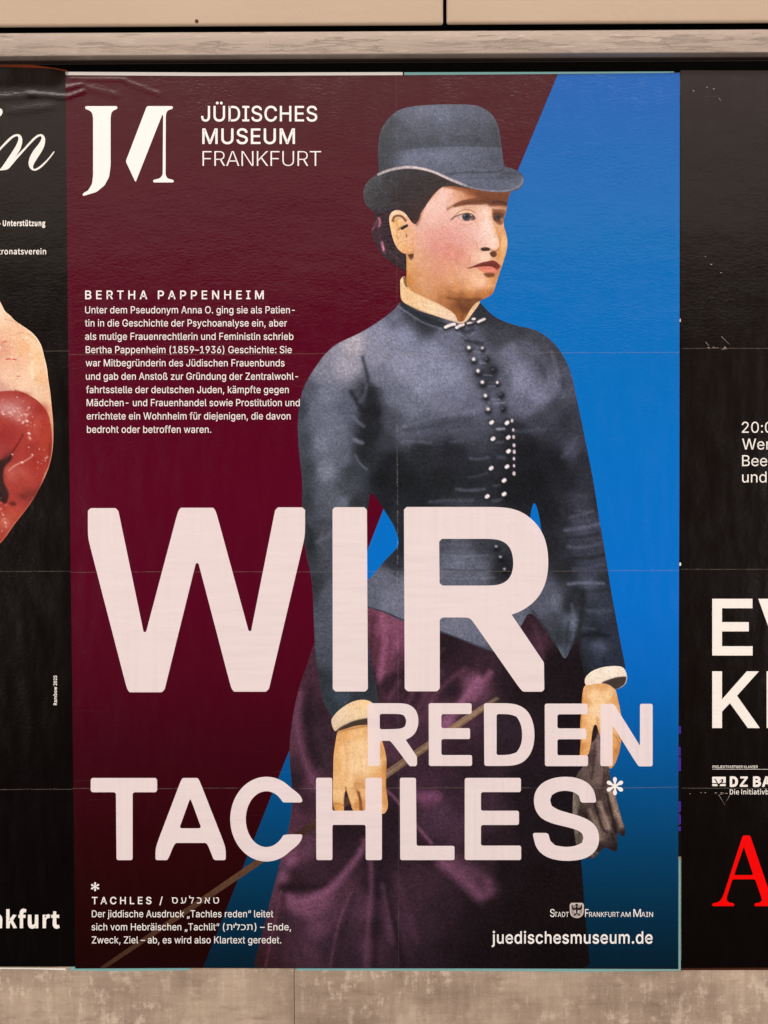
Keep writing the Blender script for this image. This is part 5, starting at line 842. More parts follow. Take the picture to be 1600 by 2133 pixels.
gl.base(r4([(850, 640, (118, 92, 90)), (880, 720, (128, 102, 98)), (830, 720, (74, 56, 56)), (800, 820, (98, 78, 74)), (880, 850, (116, 94, 88)), (930, 860, (70, 54, 50)), (740, 880, (78, 66, 58)), (730, 960, (104, 92, 80)), (800, 960, (92, 74, 68)), (900, 960, (70, 54, 50)), (960, 960, (128, 104, 90)), (720, 1060, (110, 98, 84)), (770, 1080, (50, 38, 36)), (840, 1060, (80, 64, 58)), (930, 1060, (64, 48, 46)), (990, 1060, (130, 106, 92)), (1020, 1160, (96, 76, 68)), (1036, 1205, (40, 30, 30)), (730, 1180, (96, 84, 74)), (780, 1200, (60, 46, 44)), (880, 1130, (110, 88, 78)), (930, 1160, (132, 106, 96)), (970, 1160, (48, 36, 36)), (960, 1250, (60, 46, 44)), (980, 1300, (36, 26, 28)), (900, 1230, (100, 80, 74)), (890, 1300, (44, 32, 33)), (840, 1280, (72, 56, 52)), (850, 1350, (60, 48, 46)), (780, 1300, (70, 56, 52)), (740, 1260, (92, 80, 70))]), 7)
for pts, w, sf, c, o in [([(870, 620), (890, 720), (910, 820)], 5, 8, (150, 122, 116), .6), ([(850, 640), (845, 740), (830, 860)], 4, 7, (50, 36, 36), .7), ([(905, 760), (915, 860), (900, 930)], 4, 7, (48, 35, 34), .6), ([(950, 950), (985, 1060), (1020, 1160)], 8, 9, (168, 140, 122), .65), ([(930, 960), (950, 1060), (975, 1150), (985, 1200)], 5, 6, (34, 25, 26), .85), ([(880, 1010), (910, 1090), (940, 1170)], 8, 8, (172, 142, 126), .7), ([(850, 1020), (880, 1120), (900, 1180), (930, 1200)], 5, 6, (38, 28, 28), .8), ([(820, 1060), (860, 1160), (890, 1240)], 7, 8, (146, 120, 106), .6), ([(790, 1080), (820, 1180), (860, 1280)], 5, 7, (36, 27, 27), .8), ([(780, 1000), (800, 950), (840, 940)], 5, 7, (140, 116, 100), .5), ([(715, 920), (722, 1060), (735, 1200)], 5, 9, (150, 134, 114), .6), ([(760, 1180), (790, 1290), (840, 1350)], 5, 8, (170, 146, 130), .5), ([(750, 860), (765, 980), (760, 1100)], 5, 8, (48, 37, 35), .6), ([(960, 1210), (985, 1310)], 4, 5, (32, 24, 25), .7), ([(800, 1300), (870, 1335)], 4, 6, (140, 114, 100), .5)]:
    gl.stroke(r4(pts), w, sf, c, o)
gl.area(r4([(825, 640), (832, 560), (848, 508), (870, 520), (872, 570), (852, 612)]), 5, (40, 25, 25), .95)
gl.grain(.09, 14); P2('glove', gl, 5)

# neck, face, hair, ear, collar, hat
f5 = Z(780, 370, 5)
fo = smooth(f5([(330, 1120), (335, 1000), (330, 900), (330, 780), (360, 640), (380, 430), (440, 300), (560, 180), (650, 80), (900, 60), (1200, 110), (1400, 120), (1425, 145), (1400, 200), (1388, 250), (1382, 300), (1365, 380), (1342, 450), (1350, 520), (1372, 580), (1385, 650), (1384, 720), (1370, 790), (1345, 870), (1318, 950), (1295, 1020), (1270, 1100), (1245, 1180), (1222, 1220), (1170, 1250), (1108, 1276), (1090, 1300), (1040, 1380), (990, 1470), (930, 1520), (880, 1530), (850, 1460), (780, 1400), (600, 1300), (450, 1230), (350, 1160)]), 2, 10)
f = Print(fo, 1.0)
f.base(f5([(700, 190, (246, 204, 180)), (640, 180, (238, 184, 152)), (850, 170, (222, 160, 118)), (780, 150, (240, 192, 164)), (900, 220, (214, 150, 110)), (1000, 170, (176, 106, 60)), (1200, 190, (158, 90, 48)), (1360, 190, (132, 70, 38)), (600, 300, (242, 196, 172)), (700, 320, (240, 192, 168)), (820, 250, (232, 180, 150)), (560, 420, (236, 186, 160)), (480, 500, (232, 178, 154)), (400, 560, (230, 174, 146)), (850, 330, (240, 196, 164)), (1000, 310, (228, 174, 136)), (1110, 300, (234, 186, 152)), (1150, 360, (244, 202, 174)), (760, 430, (232, 178, 154)), (1100, 440, (238, 188, 158)), (1160, 480, (248, 212, 188)), (1180, 580, (250, 214, 190)), (1100, 640, (240, 190, 168)), (1240, 680, (250, 208, 180)), (1280, 570, (238, 184, 138)), (1210, 420, (236, 184, 140)), (1330, 560, (218, 152, 88)), (1350, 680, (236, 180, 116)), (1365, 760, (230, 168, 100)), (1330, 840, (222, 156, 90)), (760, 600, (226, 158, 138)), (760, 760, (218, 136, 114)), (650, 720, (221, 146, 124)), (880, 800, (219, 138, 112)), (900, 650, (230, 166, 146)), (1000, 560, (236, 182, 162)), (860, 520, (232, 172, 150)), (560, 600, (230, 166, 142)), (480, 680, (226, 166, 136)), (430, 820, (226, 168, 124)), (500, 900, (222, 160, 119)), (650, 920, (221, 153, 116)), (800, 940, (224, 158, 118)), (950, 850, (226, 160, 128)), (1060, 800, (240, 192, 156)), (1150, 820, (247, 204, 170)), (1020, 740, (232, 172, 144)), (400, 1000, (214, 150, 92)), (355, 920, (228, 168, 104)), (350, 1060, (200, 130, 62)), (500, 1060, (221, 157, 110)), (650, 1080, (218, 150, 106)), (800, 1060, (223, 159, 114)), (950, 1000, (230, 170, 130)), (1050, 1050, (241, 186, 142)), (1110, 1090, (246, 192, 148)), (1190, 1140, (226, 162, 106)), (1240, 1080, (214, 146, 84)), (1000, 1140, (234, 172, 118)), (850, 1150, (212, 144, 90)), (700, 1170, (204, 138, 88)), (560, 1160, (214, 153, 106)), (1000, 1215, (206, 132, 70)), (1150, 1205, (198, 120, 60)), (1215, 1200, (176, 100, 44)), (800, 1230, (166, 102, 58)), (900, 1260, (146, 88, 46)), (900, 1320, (122, 72, 40)), (990, 1290, (110, 66, 38)), (1060, 1280, (130, 78, 42)), (890, 1440, (158, 94, 46)), (950, 1370, (102, 60, 36)), (920, 1480, (190, 122, 66)), (700, 1250, (180, 114, 66)), (600, 1230, (206, 142, 90)), (440, 1190, (206, 142, 84)), (1300, 980, (204, 134, 76)), (1270, 900, (226, 168, 124))]), 9)
def FS(pts, w, sf, c, o=1.0): f.stroke(f5(pts), w / 5, sf / 5, c, o)
def FA(pts, sf, c, o=1.0): f.area(f5(pts), sf / 5, c, o)
def FB(x, y, rx, ry, c, o=1.0, a=0): f.blob(780 + x / 5, 370 + y / 5, rx / 5, ry / 5, c, o, a)
# shadow of the brim, brows
FA([(650, 60), (760, 100), (860, 120), (960, 170), (1080, 190), (1200, 210), (1300, 230), (1420, 240), (1430, 100), (1000, 40)], 44, (150, 84, 44), .85)
FA([(700, 60), (860, 100), (1000, 130), (1200, 155), (1430, 170), (1430, 90), (900, 40)], 30, (112, 60, 32), .9)
FA([(960, 110), (1080, 130), (1240, 150), (1420, 160), (1400, 270), (1300, 262), (1180, 250), (1080, 206), (1000, 180)], 50, (132, 72, 38), .85)
FA([(1030, 140), (1180, 150), (1420, 165), (1395, 300), (1300, 285), (1220, 280), (1150, 262), (1090, 215)], 40, (112, 60, 32), .85)
FS([(762, 328), (800, 304), (850, 282), (910, 268)], 26, 30, (146, 84, 54), .7)
FA([(815, 292), (850, 264), (900, 240), (960, 226), (1020, 216), (1080, 198), (1150, 192), (1210, 226), (1180, 278), (1090, 284), (1000, 282), (930, 290), (880, 298), (830, 312)], 22, (112, 58, 32), .86)
FS([(930, 266), (1040, 252), (1150, 244)], 24, 30, (84, 42, 24), .5)
FS([(1240, 262), (1310, 262), (1385, 280)], 30, 26, (70, 36, 22), .75)
FA([(1150, 220), (1230, 225), (1300, 235), (1390, 260), (1385, 300), (1310, 290), (1240, 300), (1190, 300)], 40, (104, 54, 30), .85)
FS([(1240, 250), (1310, 256), (1380, 272)], 28, 26, (76, 38, 24), .7); FS([(1260, 300), (1320, 296), (1370, 302)], 12, 16, (196, 118, 70), .7)
# far side of the nose and far eye
FA([(1222, 320), (1262, 330), (1340, 330), (1376, 350), (1350, 430), (1336, 480), (1310, 500), (1262, 470), (1236, 430)], 26, (132, 76, 42), .92)
FA([(1226, 380), (1260, 372), (1320, 372), (1345, 390), (1332, 430), (1300, 462), (1262, 460), (1238, 430)], 18, (96, 60, 42), .85)
FB(1285, 412, 34, 26, (50, 46, 50), .95); FB(1292, 408, 14, 14, (28, 28, 32), .9); FB(1325, 435, 10, 14, (230, 160, 100), .8); FS([(1238, 372), (1290, 366), (1342, 384)], 10, 10, (66, 36, 24), .9); FB(1250, 425, 12, 14, (56, 36, 28), .8)
FS([(1228, 330), (1232, 420), (1252, 500), (1282, 570), (1302, 640), (1310, 690)], 10, 26, (186, 114, 62), .55)
FA([(1262, 490), (1300, 540), (1330, 600), (1318, 680), (1300, 640), (1280, 560)], 30, (206, 136, 78), .6)
FS([(1170, 380), (1185, 480), (1215, 570), (1245, 640)], 50, 60, (253, 220, 196), .6)
FB(1245, 690, 40, 40, (252, 214, 186), .6)
FS([(1310, 640), (1315, 690), (1302, 730), (1262, 765)], 8, 18, (186, 116, 64), .7)
# nostril, wing, shadow on the lip
FA([(1098, 742), (1130, 726), (1170, 724), (1205, 735), (1206, 760), (1170, 764), (1128, 768)], 10, (50, 28, 22), .95)
FS([(1066, 680), (1074, 726), (1098, 752), (1122, 768)], 8, 26, (168, 104, 72), .42); FS([(1064, 630), (1060, 680)], 10, 34, (220, 164, 134), .3)
FS([(1205, 745), (1235, 764), (1275, 762), (1302, 738)], 10, 16, (150, 86, 46), .8)
FA([(1200, 775), (1240, 765), (1275, 772), (1278, 812), (1242, 836), (1206, 812)], 14, (84, 44, 26), .92)
FA([(1280, 740), (1320, 730), (1310, 820), (1280, 860), (1262, 830)], 34, (206, 138, 76), .55)
# eye
FA([(812, 424), (850, 392), (900, 350), (950, 336), (1005, 344), (1040, 372), (1050, 400), (1000, 376), (940, 374), (890, 392), (850, 412)], 16, (240, 194, 156), .7)
FA([(836, 408), (880, 392), (930, 376), (990, 374), (1030, 396), (1050, 432), (1010, 450), (950, 450), (900, 436)], 8, (206, 168, 146), .95)
CIR = lambda x, y, rx, ry: ell(x, y, rx, ry, 0, 348, 29)
FA([(912, 398), (924, 384), (950, 376), (990, 376), (1004, 396), (1004, 420), (990, 444), (962, 452), (936, 446), (916, 426)], 8, (46, 50, 58), .97)
FA(CIR(960, 408, 18, 17), 7, (16, 16, 20), .95); FB(938, 396, 9, 7, (160, 164, 170), .85); FB(970, 428, 18, 8, (74, 80, 90), .6)
FA([(1004, 392), (1030, 398), (1052, 430), (1030, 444), (1002, 440)], 8, (72, 46, 36), .85); FB(1044, 432, 8, 9, (120, 66, 46), .8); FB(1016, 424, 8, 10, (180, 140, 124), .7)
FA([(880, 420), (912, 408), (918, 436), (905, 440)], 10, (232, 196, 172), .7)
FS([(800, 436), (834, 408), (880, 390), (930, 374), (990, 370), (1032, 392), (1052, 426)], 9, 8, (70, 38, 24), .95)
FS([(812, 422), (850, 384), (900, 344), (950, 332), (1005, 338), (1042, 366)], 6, 9, (120, 70, 44), .85)
FS([(870, 428), (920, 448), (980, 454), (1044, 440)], 5, 8, (178, 112, 84), .8); FS([(880, 446), (950, 464), (1030, 456)], 8, 12, (236, 186, 160), .6)
FS([(880, 486), (940, 496), (1000, 486), (1050, 458)], 6, 20, (196, 132, 104), .6); FS([(1056, 420), (1080, 470), (1100, 540)], 14, 40, (222, 166, 136), .5); FS([(790, 446), (830, 430)], 6, 14, (170, 110, 86), .6)
# mouth and chin
FA([(982, 942), (1020, 926), (1070, 900), (1130, 880), (1180, 872), (1215, 862), (1245, 862), (1280, 882), (1312, 918), (1300, 945), (1270, 950), (1200, 922), (1120, 924), (1050, 934)], 8, (112, 40, 30), .95)
FA([(1060, 936), (1120, 922), (1190, 920), (1250, 930), (1285, 950), (1290, 975), (1262, 996), (1200, 996), (1140, 984), (1090, 960)], 14, (224, 124, 98), .95)
FS([(980, 942), (1040, 931), (1110, 920), (1190, 916), (1240, 924), (1276, 956)], 9, 8, (84, 26, 20), .95); FS([(1276, 956), (1300, 940), (1314, 918)], 8, 8, (112, 50, 34), .9); FS([(1140, 962), (1200, 972), (1250, 966)], 14, 18, (240, 152, 124), .7)
FB(980, 942, 20, 10, (160, 96, 66), .6); FS([(1000, 820), (980, 880), (955, 930)], 10, 40, (206, 140, 108), .45)
FA([(1132, 1000), (1180, 990), (1250, 996), (1262, 1014), (1220, 1040), (1180, 1040), (1150, 1024)], 26, (104, 56, 28), .9); FS([(1270, 990), (1262, 1040), (1240, 1100)], 14, 34, (196, 122, 66), .5)
FB(1110, 1090, 90, 60, (248, 196, 152), .6); FB(760, 740, 200, 160, (222, 154, 128), .45); FB(700, 600, 120, 60, (224, 156, 134), .3); FS([(980, 560), (1010, 640), (1000, 720)], 20, 70, (222, 160, 132), .4); FS([(480, 1000), (600, 1120), (760, 1210)], 10, 60, (202, 138, 88), .45)
FS([(1345, 600), (1360, 690), (1345, 790), (1320, 860)], 20, 40, (240, 186, 122), .5)
# jaw, neck
FS([(760, 1250), (860, 1270), (960, 1275), (1060, 1270), (1110, 1268)], 16, 36, (112, 64, 32), .75); FS([(880, 1290), (930, 1400), (910, 1490)], 30, 50, (98, 58, 34), .6)
FS([(700, 1180), (820, 1215), (950, 1240), (1080, 1240), (1190, 1220)], 10, 40, (196, 120, 62), .55)
FA([(340, 790), (400, 780), (412, 810), (400, 840), (380, 860), (360, 830)], 24, (84, 44, 20), .9); FS([(336, 820), (340, 920), (334, 1040), (335, 1110)], 10, 24, (196, 124, 56), .7)
FS([(690, 84), (640, 140), (590, 196), (545, 250), (505, 320), (480, 390), (470, 440), (440, 492)], 20, 40, (140, 74, 42), .7)
FS([(720, 90), (800, 100), (880, 120)], 24, 40, (150, 86, 50), .7)
f.C *= np.array([.985, .98, 1.03]); f.grain(.035, 21, .6)
P2('face', f, 3)
z3 = Z(700, 190, 3.5556)
hr = Print(smooth(z3([(262, 860), (296, 930), (270, 985), (262, 1040), (272, 1090), (296, 1130), (318, 1180), (345, 1216), (376, 1242), (420, 1275), (470, 1310), (522, 1338), (522, 1270), (520, 1210), (480, 1180), (430, 1110), (402, 1020), (395, 930), (410, 895), (450, 880), (490, 890), (520, 920), (548, 962), (586, 990), (602, 972), (616, 950), (628, 900), (652, 870), (690, 810), (740, 745), (800, 700), (880, 690), (900, 640), (700, 540), (400, 540), (240, 700)]), 2, 8), 1.2)
hr.base(z3([(400, 620, (44, 38, 40)), (600, 620, (50, 37, 39)), (700, 650, (46, 34, 34)), (820, 670, (54, 36, 32)), (500, 700, (52, 38, 42)), (650, 750, (50, 34, 36)), (450, 800, (46, 33, 38)), (600, 850, (50, 34, 36)), (560, 930, (44, 30, 32)), (330, 900, (50, 32, 40)), (340, 1000, (46, 30, 38)), (300, 1080, (54, 34, 44)), (400, 1150, (44, 30, 36)), (450, 1250, (50, 34, 38)), (350, 1180, (54, 36, 44)), (620, 950, (66, 40, 34)), (500, 1300, (46, 32, 36))]), 10)
for pts, w, sf, c, o in [([(318, 940), (328, 965), (320, 1000)], 5, 5, (190, 110, 128), .85), ([(305, 960), (285, 1000), (268, 1030)], 4, 6, (150, 70, 94), .7), ([(340, 1120), (348, 1150), (352, 1175)], 5, 4, (206, 120, 150), .9), ([(350, 1180), (362, 1205)], 3, 4, (150, 84, 100), .6), ([(410, 790), (404, 825)], 3, 5, (110, 76, 86), .7), ([(540, 960), (600, 965), (620, 940)], 2, 4, (96, 58, 60), .5), ([(420, 720), (520, 730), (620, 700)], 3, 9, (66, 50, 54), .5), ([(400, 860), (500, 830), (600, 840)], 2, 8, (72, 54, 58), .5), ([(690, 815), (740, 748), (800, 704)], 2, 5, (120, 62, 36), .7), ([(630, 905), (655, 868), (690, 812)], 2, 5, (120, 66, 44), .6), ([(300, 1000), (330, 1060), (340, 1110)], 3, 6, (88, 54, 68), .5), ([(380, 1160), (430, 1220), (500, 1280)], 3, 7, (84, 60, 66), .45)]:
    hr.stroke(z3(pts), w, sf, c, o)
hr.grain(.09, 22, 1); P2('hair', hr, 4)
er = Print(smooth(f5([(150, 430), (160, 390), (182, 356), (220, 338), (262, 340), (310, 362), (345, 400), (385, 462), (420, 500), (440, 560), (430, 700), (415, 780), (370, 800), (330, 796), (296, 786), (256, 758), (218, 704), (188, 624), (168, 530)]), 2, 8), 1.0)
er.base(f5([(170, 420, (246, 200, 158)), (220, 355, (248, 208, 172)), (300, 375, (246, 200, 164)), (350, 430, (238, 184, 148)), (400, 520, (230, 174, 146)), (180, 560, (240, 188, 136)), (200, 640, (236, 178, 122)), (250, 720, (238, 180, 124)), (330, 770, (226, 164, 108)), (400, 760, (226, 164, 120)), (230, 480, (236, 178, 116)), (250, 600, (238, 186, 136)), (300, 640, (236, 182, 138)), (380, 640, (230, 170, 134)), (340, 560, (226, 164, 118))]), 8)
for pts, w, sf, c, o in [([(192, 450), (200, 415), (230, 396), (270, 396), (304, 418), (326, 448)], 24, 16, (110, 66, 36), .9), ([(206, 470), (222, 440), (250, 426)], 10, 22, (170, 112, 62), .7), ([(250, 540), (275, 520), (300, 510)], 20, 26, (150, 94, 48), .8), ([(288, 530), (310, 515), (338, 500)], 28, 10, (24, 16, 14), 1), ([(236, 470), (250, 520), (236, 580)], 12, 20, (200, 140, 84), .7), ([(334, 590), (338, 616)], 10, 10, (110, 60, 36), .9), ([(230, 600), (246, 640)], 12, 16, (202, 142, 86), .7), ([(160, 400), (176, 540), (214, 680), (262, 752)], 6, 14, (250, 212, 168), .5), ([(330, 792), (380, 788), (410, 760)], 10, 16, (170, 110, 60), .6), ([(345, 410), (380, 462), (412, 500)], 5, 9, (214, 154, 116), .6)]:
    er.stroke(f5(pts), w / 5, sf / 5, c, o)
rr = random.Random(8)
for q in range(46): er.blob(780 + rr.uniform(230, 410) / 5, 370 + rr.uniform(600, 770) / 5, .9, .9, (150, 96, 70), rr.uniform(.2, .6))
er.grain(.04, 23); P2('ear', er, 5)
co = Print(smooth(f5([(268, 1090), (272, 1060), (290, 1036), (318, 1022), (326, 1050), (330, 1110), (362, 1158), (420, 1196), (500, 1236), (600, 1280), (700, 1330), (790, 1384), (836, 1420), (858, 1460), (866, 1504), (930, 1500), (962, 1440), (1000, 1372), (1050, 1310), (1094, 1284), (1102, 1300), (1076, 1340), (1040, 1390), (1000, 1444), (972, 1482), (930, 1512), (880, 1520), (850, 1506), (760, 1484), (640, 1442), (500, 1400), (380, 1346), (276, 1284), (270, 1180)]), 2, 6), 1.0)
co.base(f5([(290, 1060, (238, 200, 152)), (290, 1200, (240, 196, 146)), (360, 1250, (238, 192, 142)), (450, 1290, (240, 198, 152)), (600, 1340, (242, 204, 164)), (720, 1400, (240, 204, 170)), (820, 1460, (238, 204, 176)), (900, 1510, (226, 190, 160)), (980, 1430, (232, 190, 146)), (1060, 1330, (224, 176, 128)), (1000, 1400, (240, 198, 154))]), 10)
co.stroke(f5([(312, 1040), (318, 1090), (335, 1130)]), 5, 3, (92, 66, 44), .8); co.stroke(f5([(340, 1150), (480, 1232), (640, 1304), (800, 1394), (850, 1440)]), 2, 4, (196, 140, 90), .5); co.stroke(f5([(276, 1290), (400, 1352), (640, 1446), (850, 1508)]), 2, 3, (120, 92, 74), .6)
co.grain(.045, 24); P2('collar', co, 6)
un = Print(smooth(z3([(340, 592), (270, 632), (218, 690), (200, 740), (203, 790), (222, 838), (252, 874), (290, 900), (420, 880), (560, 800), (690, 738), (760, 712), (850, 700), (960, 716), (1000, 722), (900, 660), (700, 580), (480, 560)]), 2, 8), 1.3)
un.base(z3([(230, 700, (70, 70, 74)), (210, 770, (62, 62, 66)), (260, 830, (58, 56, 60)), (290, 650, (66, 66, 70)), (300, 740, (60, 58, 62)), (340, 800, (50, 46, 50)), (400, 650, (54, 52, 56)), (420, 720, (48, 44, 47)), (500, 620, (50, 46, 50)), (520, 700, (46, 38, 41)), (640, 620, (48, 42, 45)), (620, 680, (46, 36, 38)), (760, 680, (48, 38, 38)), (880, 700, (60, 46, 42)), (960, 722, (70, 62, 60)), (480, 780, (48, 36, 40)), (290, 880, (50, 44, 50))]), 10)
un.stroke(z3([(262, 640), (215, 700), (203, 770), (226, 840)]), 3, 4, (84, 84, 88), .5)
un.grain(.10, 25, 1); P2('hat_underside', un, 5)
ht = Print(smooth(z3([(300, 612), (318, 596), (312, 520), (312, 430), (318, 350), (332, 292), (355, 245), (400, 186), (450, 146), (520, 119), (640, 103), (800, 97), (960, 97), (1040, 104), (1100, 128), (1158, 172), (1194, 230), (1212, 300), (1223, 390), (1236, 490), (1247, 558), (1300, 569), (1352, 590), (1384, 622), (1392, 660), (1382, 698), (1352, 728), (1300, 744), (1240, 750), (1150, 747), (1060, 733), (980, 715), (900, 688), (840, 662), (780, 634), (720, 606), (640, 584), (560, 575), (480, 578), (410, 592), (350, 612), (310, 628)]), 2, 8), 1.2)
ht.base(z3([(340, 400, (60, 61, 64)), (330, 540, (58, 58, 62)), (400, 250, (68, 68, 72)), (380, 480, (66, 66, 71)), (520, 180, (96, 96, 105)), (640, 150, (110, 108, 119)), (800, 180, (106, 106, 117)), (960, 150, (98, 98, 108)), (1080, 170, (88, 88, 97)), (650, 280, (88, 88, 96)), (800, 290, (88, 88, 97)), (950, 270, (84, 84, 93)), (1100, 300, (76, 76, 83)), (1190, 330, (64, 64, 69)), (1200, 450, (60, 60, 65)), (500, 320, (78, 78, 85)), (700, 370, (70, 70, 76)), (900, 370, (70, 70, 77)), (550, 390, (68, 68, 74)), (1050, 380, (66, 66, 72))]), 12)
ht.area(z3([(440, 450), (500, 432), (600, 416), (700, 408), (850, 404), (1000, 404), (1110, 408), (1228, 412), (1250, 565), (1180, 596), (1000, 596), (860, 606), (780, 616), (640, 570), (480, 555), (420, 560)]), 9, (96, 96, 107), .9)
for x, y, rx, ry, c, o in [(560, 500, 90, 50, (116, 115, 128), .7), (760, 480, 140, 50, (118, 117, 130), .75), (950, 470, 120, 60, (106, 106, 118), .6), (1180, 500, 60, 70, (72, 72, 79), .8), (430, 500, 40, 60, (74, 74, 80), .7), (800, 570, 120, 25, (100, 100, 112), .5), (1080, 540, 90, 40, (84, 84, 93), .6)]:
    ht.blob(700 + x / 3.5556, 190 + y / 3.5556, rx / 3.5556, ry / 3.5556, c, o)
ht.stroke(z3([(470, 440), (600, 414), (800, 402), (1000, 402), (1225, 412)]), 2, 4, (54, 54, 58), .6)
ht.area(z3([(780, 622), (860, 608), (1000, 598), (1180, 598), (1250, 562), (1320, 574), (1395, 640), (1390, 700), (1300, 750), (1150, 750), (1000, 726), (880, 680)]), 6, (92, 92, 103), .95)
for x, y, rx, ry, c, o in [(930, 650, 90, 30, (110, 110, 123), .6), (1100, 670, 110, 34, (100, 100, 113), .6), (1280, 610, 70, 26, (62, 62, 67), .8), (1300, 690, 60, 30, (104, 104, 116), .6), (1230, 640, 60, 20, (76, 76, 84), .6)]:
    ht.blob(700 + x / 3.5556, 190 + y / 3.5556, rx / 3.5556, ry / 3.5556, c, o)
ht.stroke(z3([(810, 622), (900, 606), (1050, 600), (1190, 602), (1240, 580)]), 2.5, 4, (54, 54, 59), .7)
ht.stroke(z3([(840, 644), (960, 640), (1100, 646), (1220, 640), (1330, 650)]), 2, 6, (70, 70, 77), .4)
ht.stroke(z3([(312, 620), (350, 600), (410, 580), (480, 566), (560, 563), (640, 574), (720, 597), (790, 628), (870, 664), (960, 700)]), 5.4, 3.5, (200, 176, 166), .95)
ht.stroke(z3([(500, 560), (570, 560), (660, 576), (760, 612), (830, 646)]), 3.4, 3, (226, 198, 182), .7)
ht.stroke(z3([(940, 694), (1040, 724), (1150, 740), (1250, 741), (1330, 722), (1376, 684), (1384, 650)]), 3.5, 3, (140, 132, 134), .8)
ht.stroke(z3([(316, 440), (318, 350), (355, 250), (450, 150), (640, 106), (960, 100), (1100, 132), (1196, 236), (1236, 490)]), 2.5, 4, (100, 98, 104), .4)
ht.C *= np.array([.96, .99, 1.04]); ht.grain(.065, 26, 1.2); P2('hat', ht, 6)

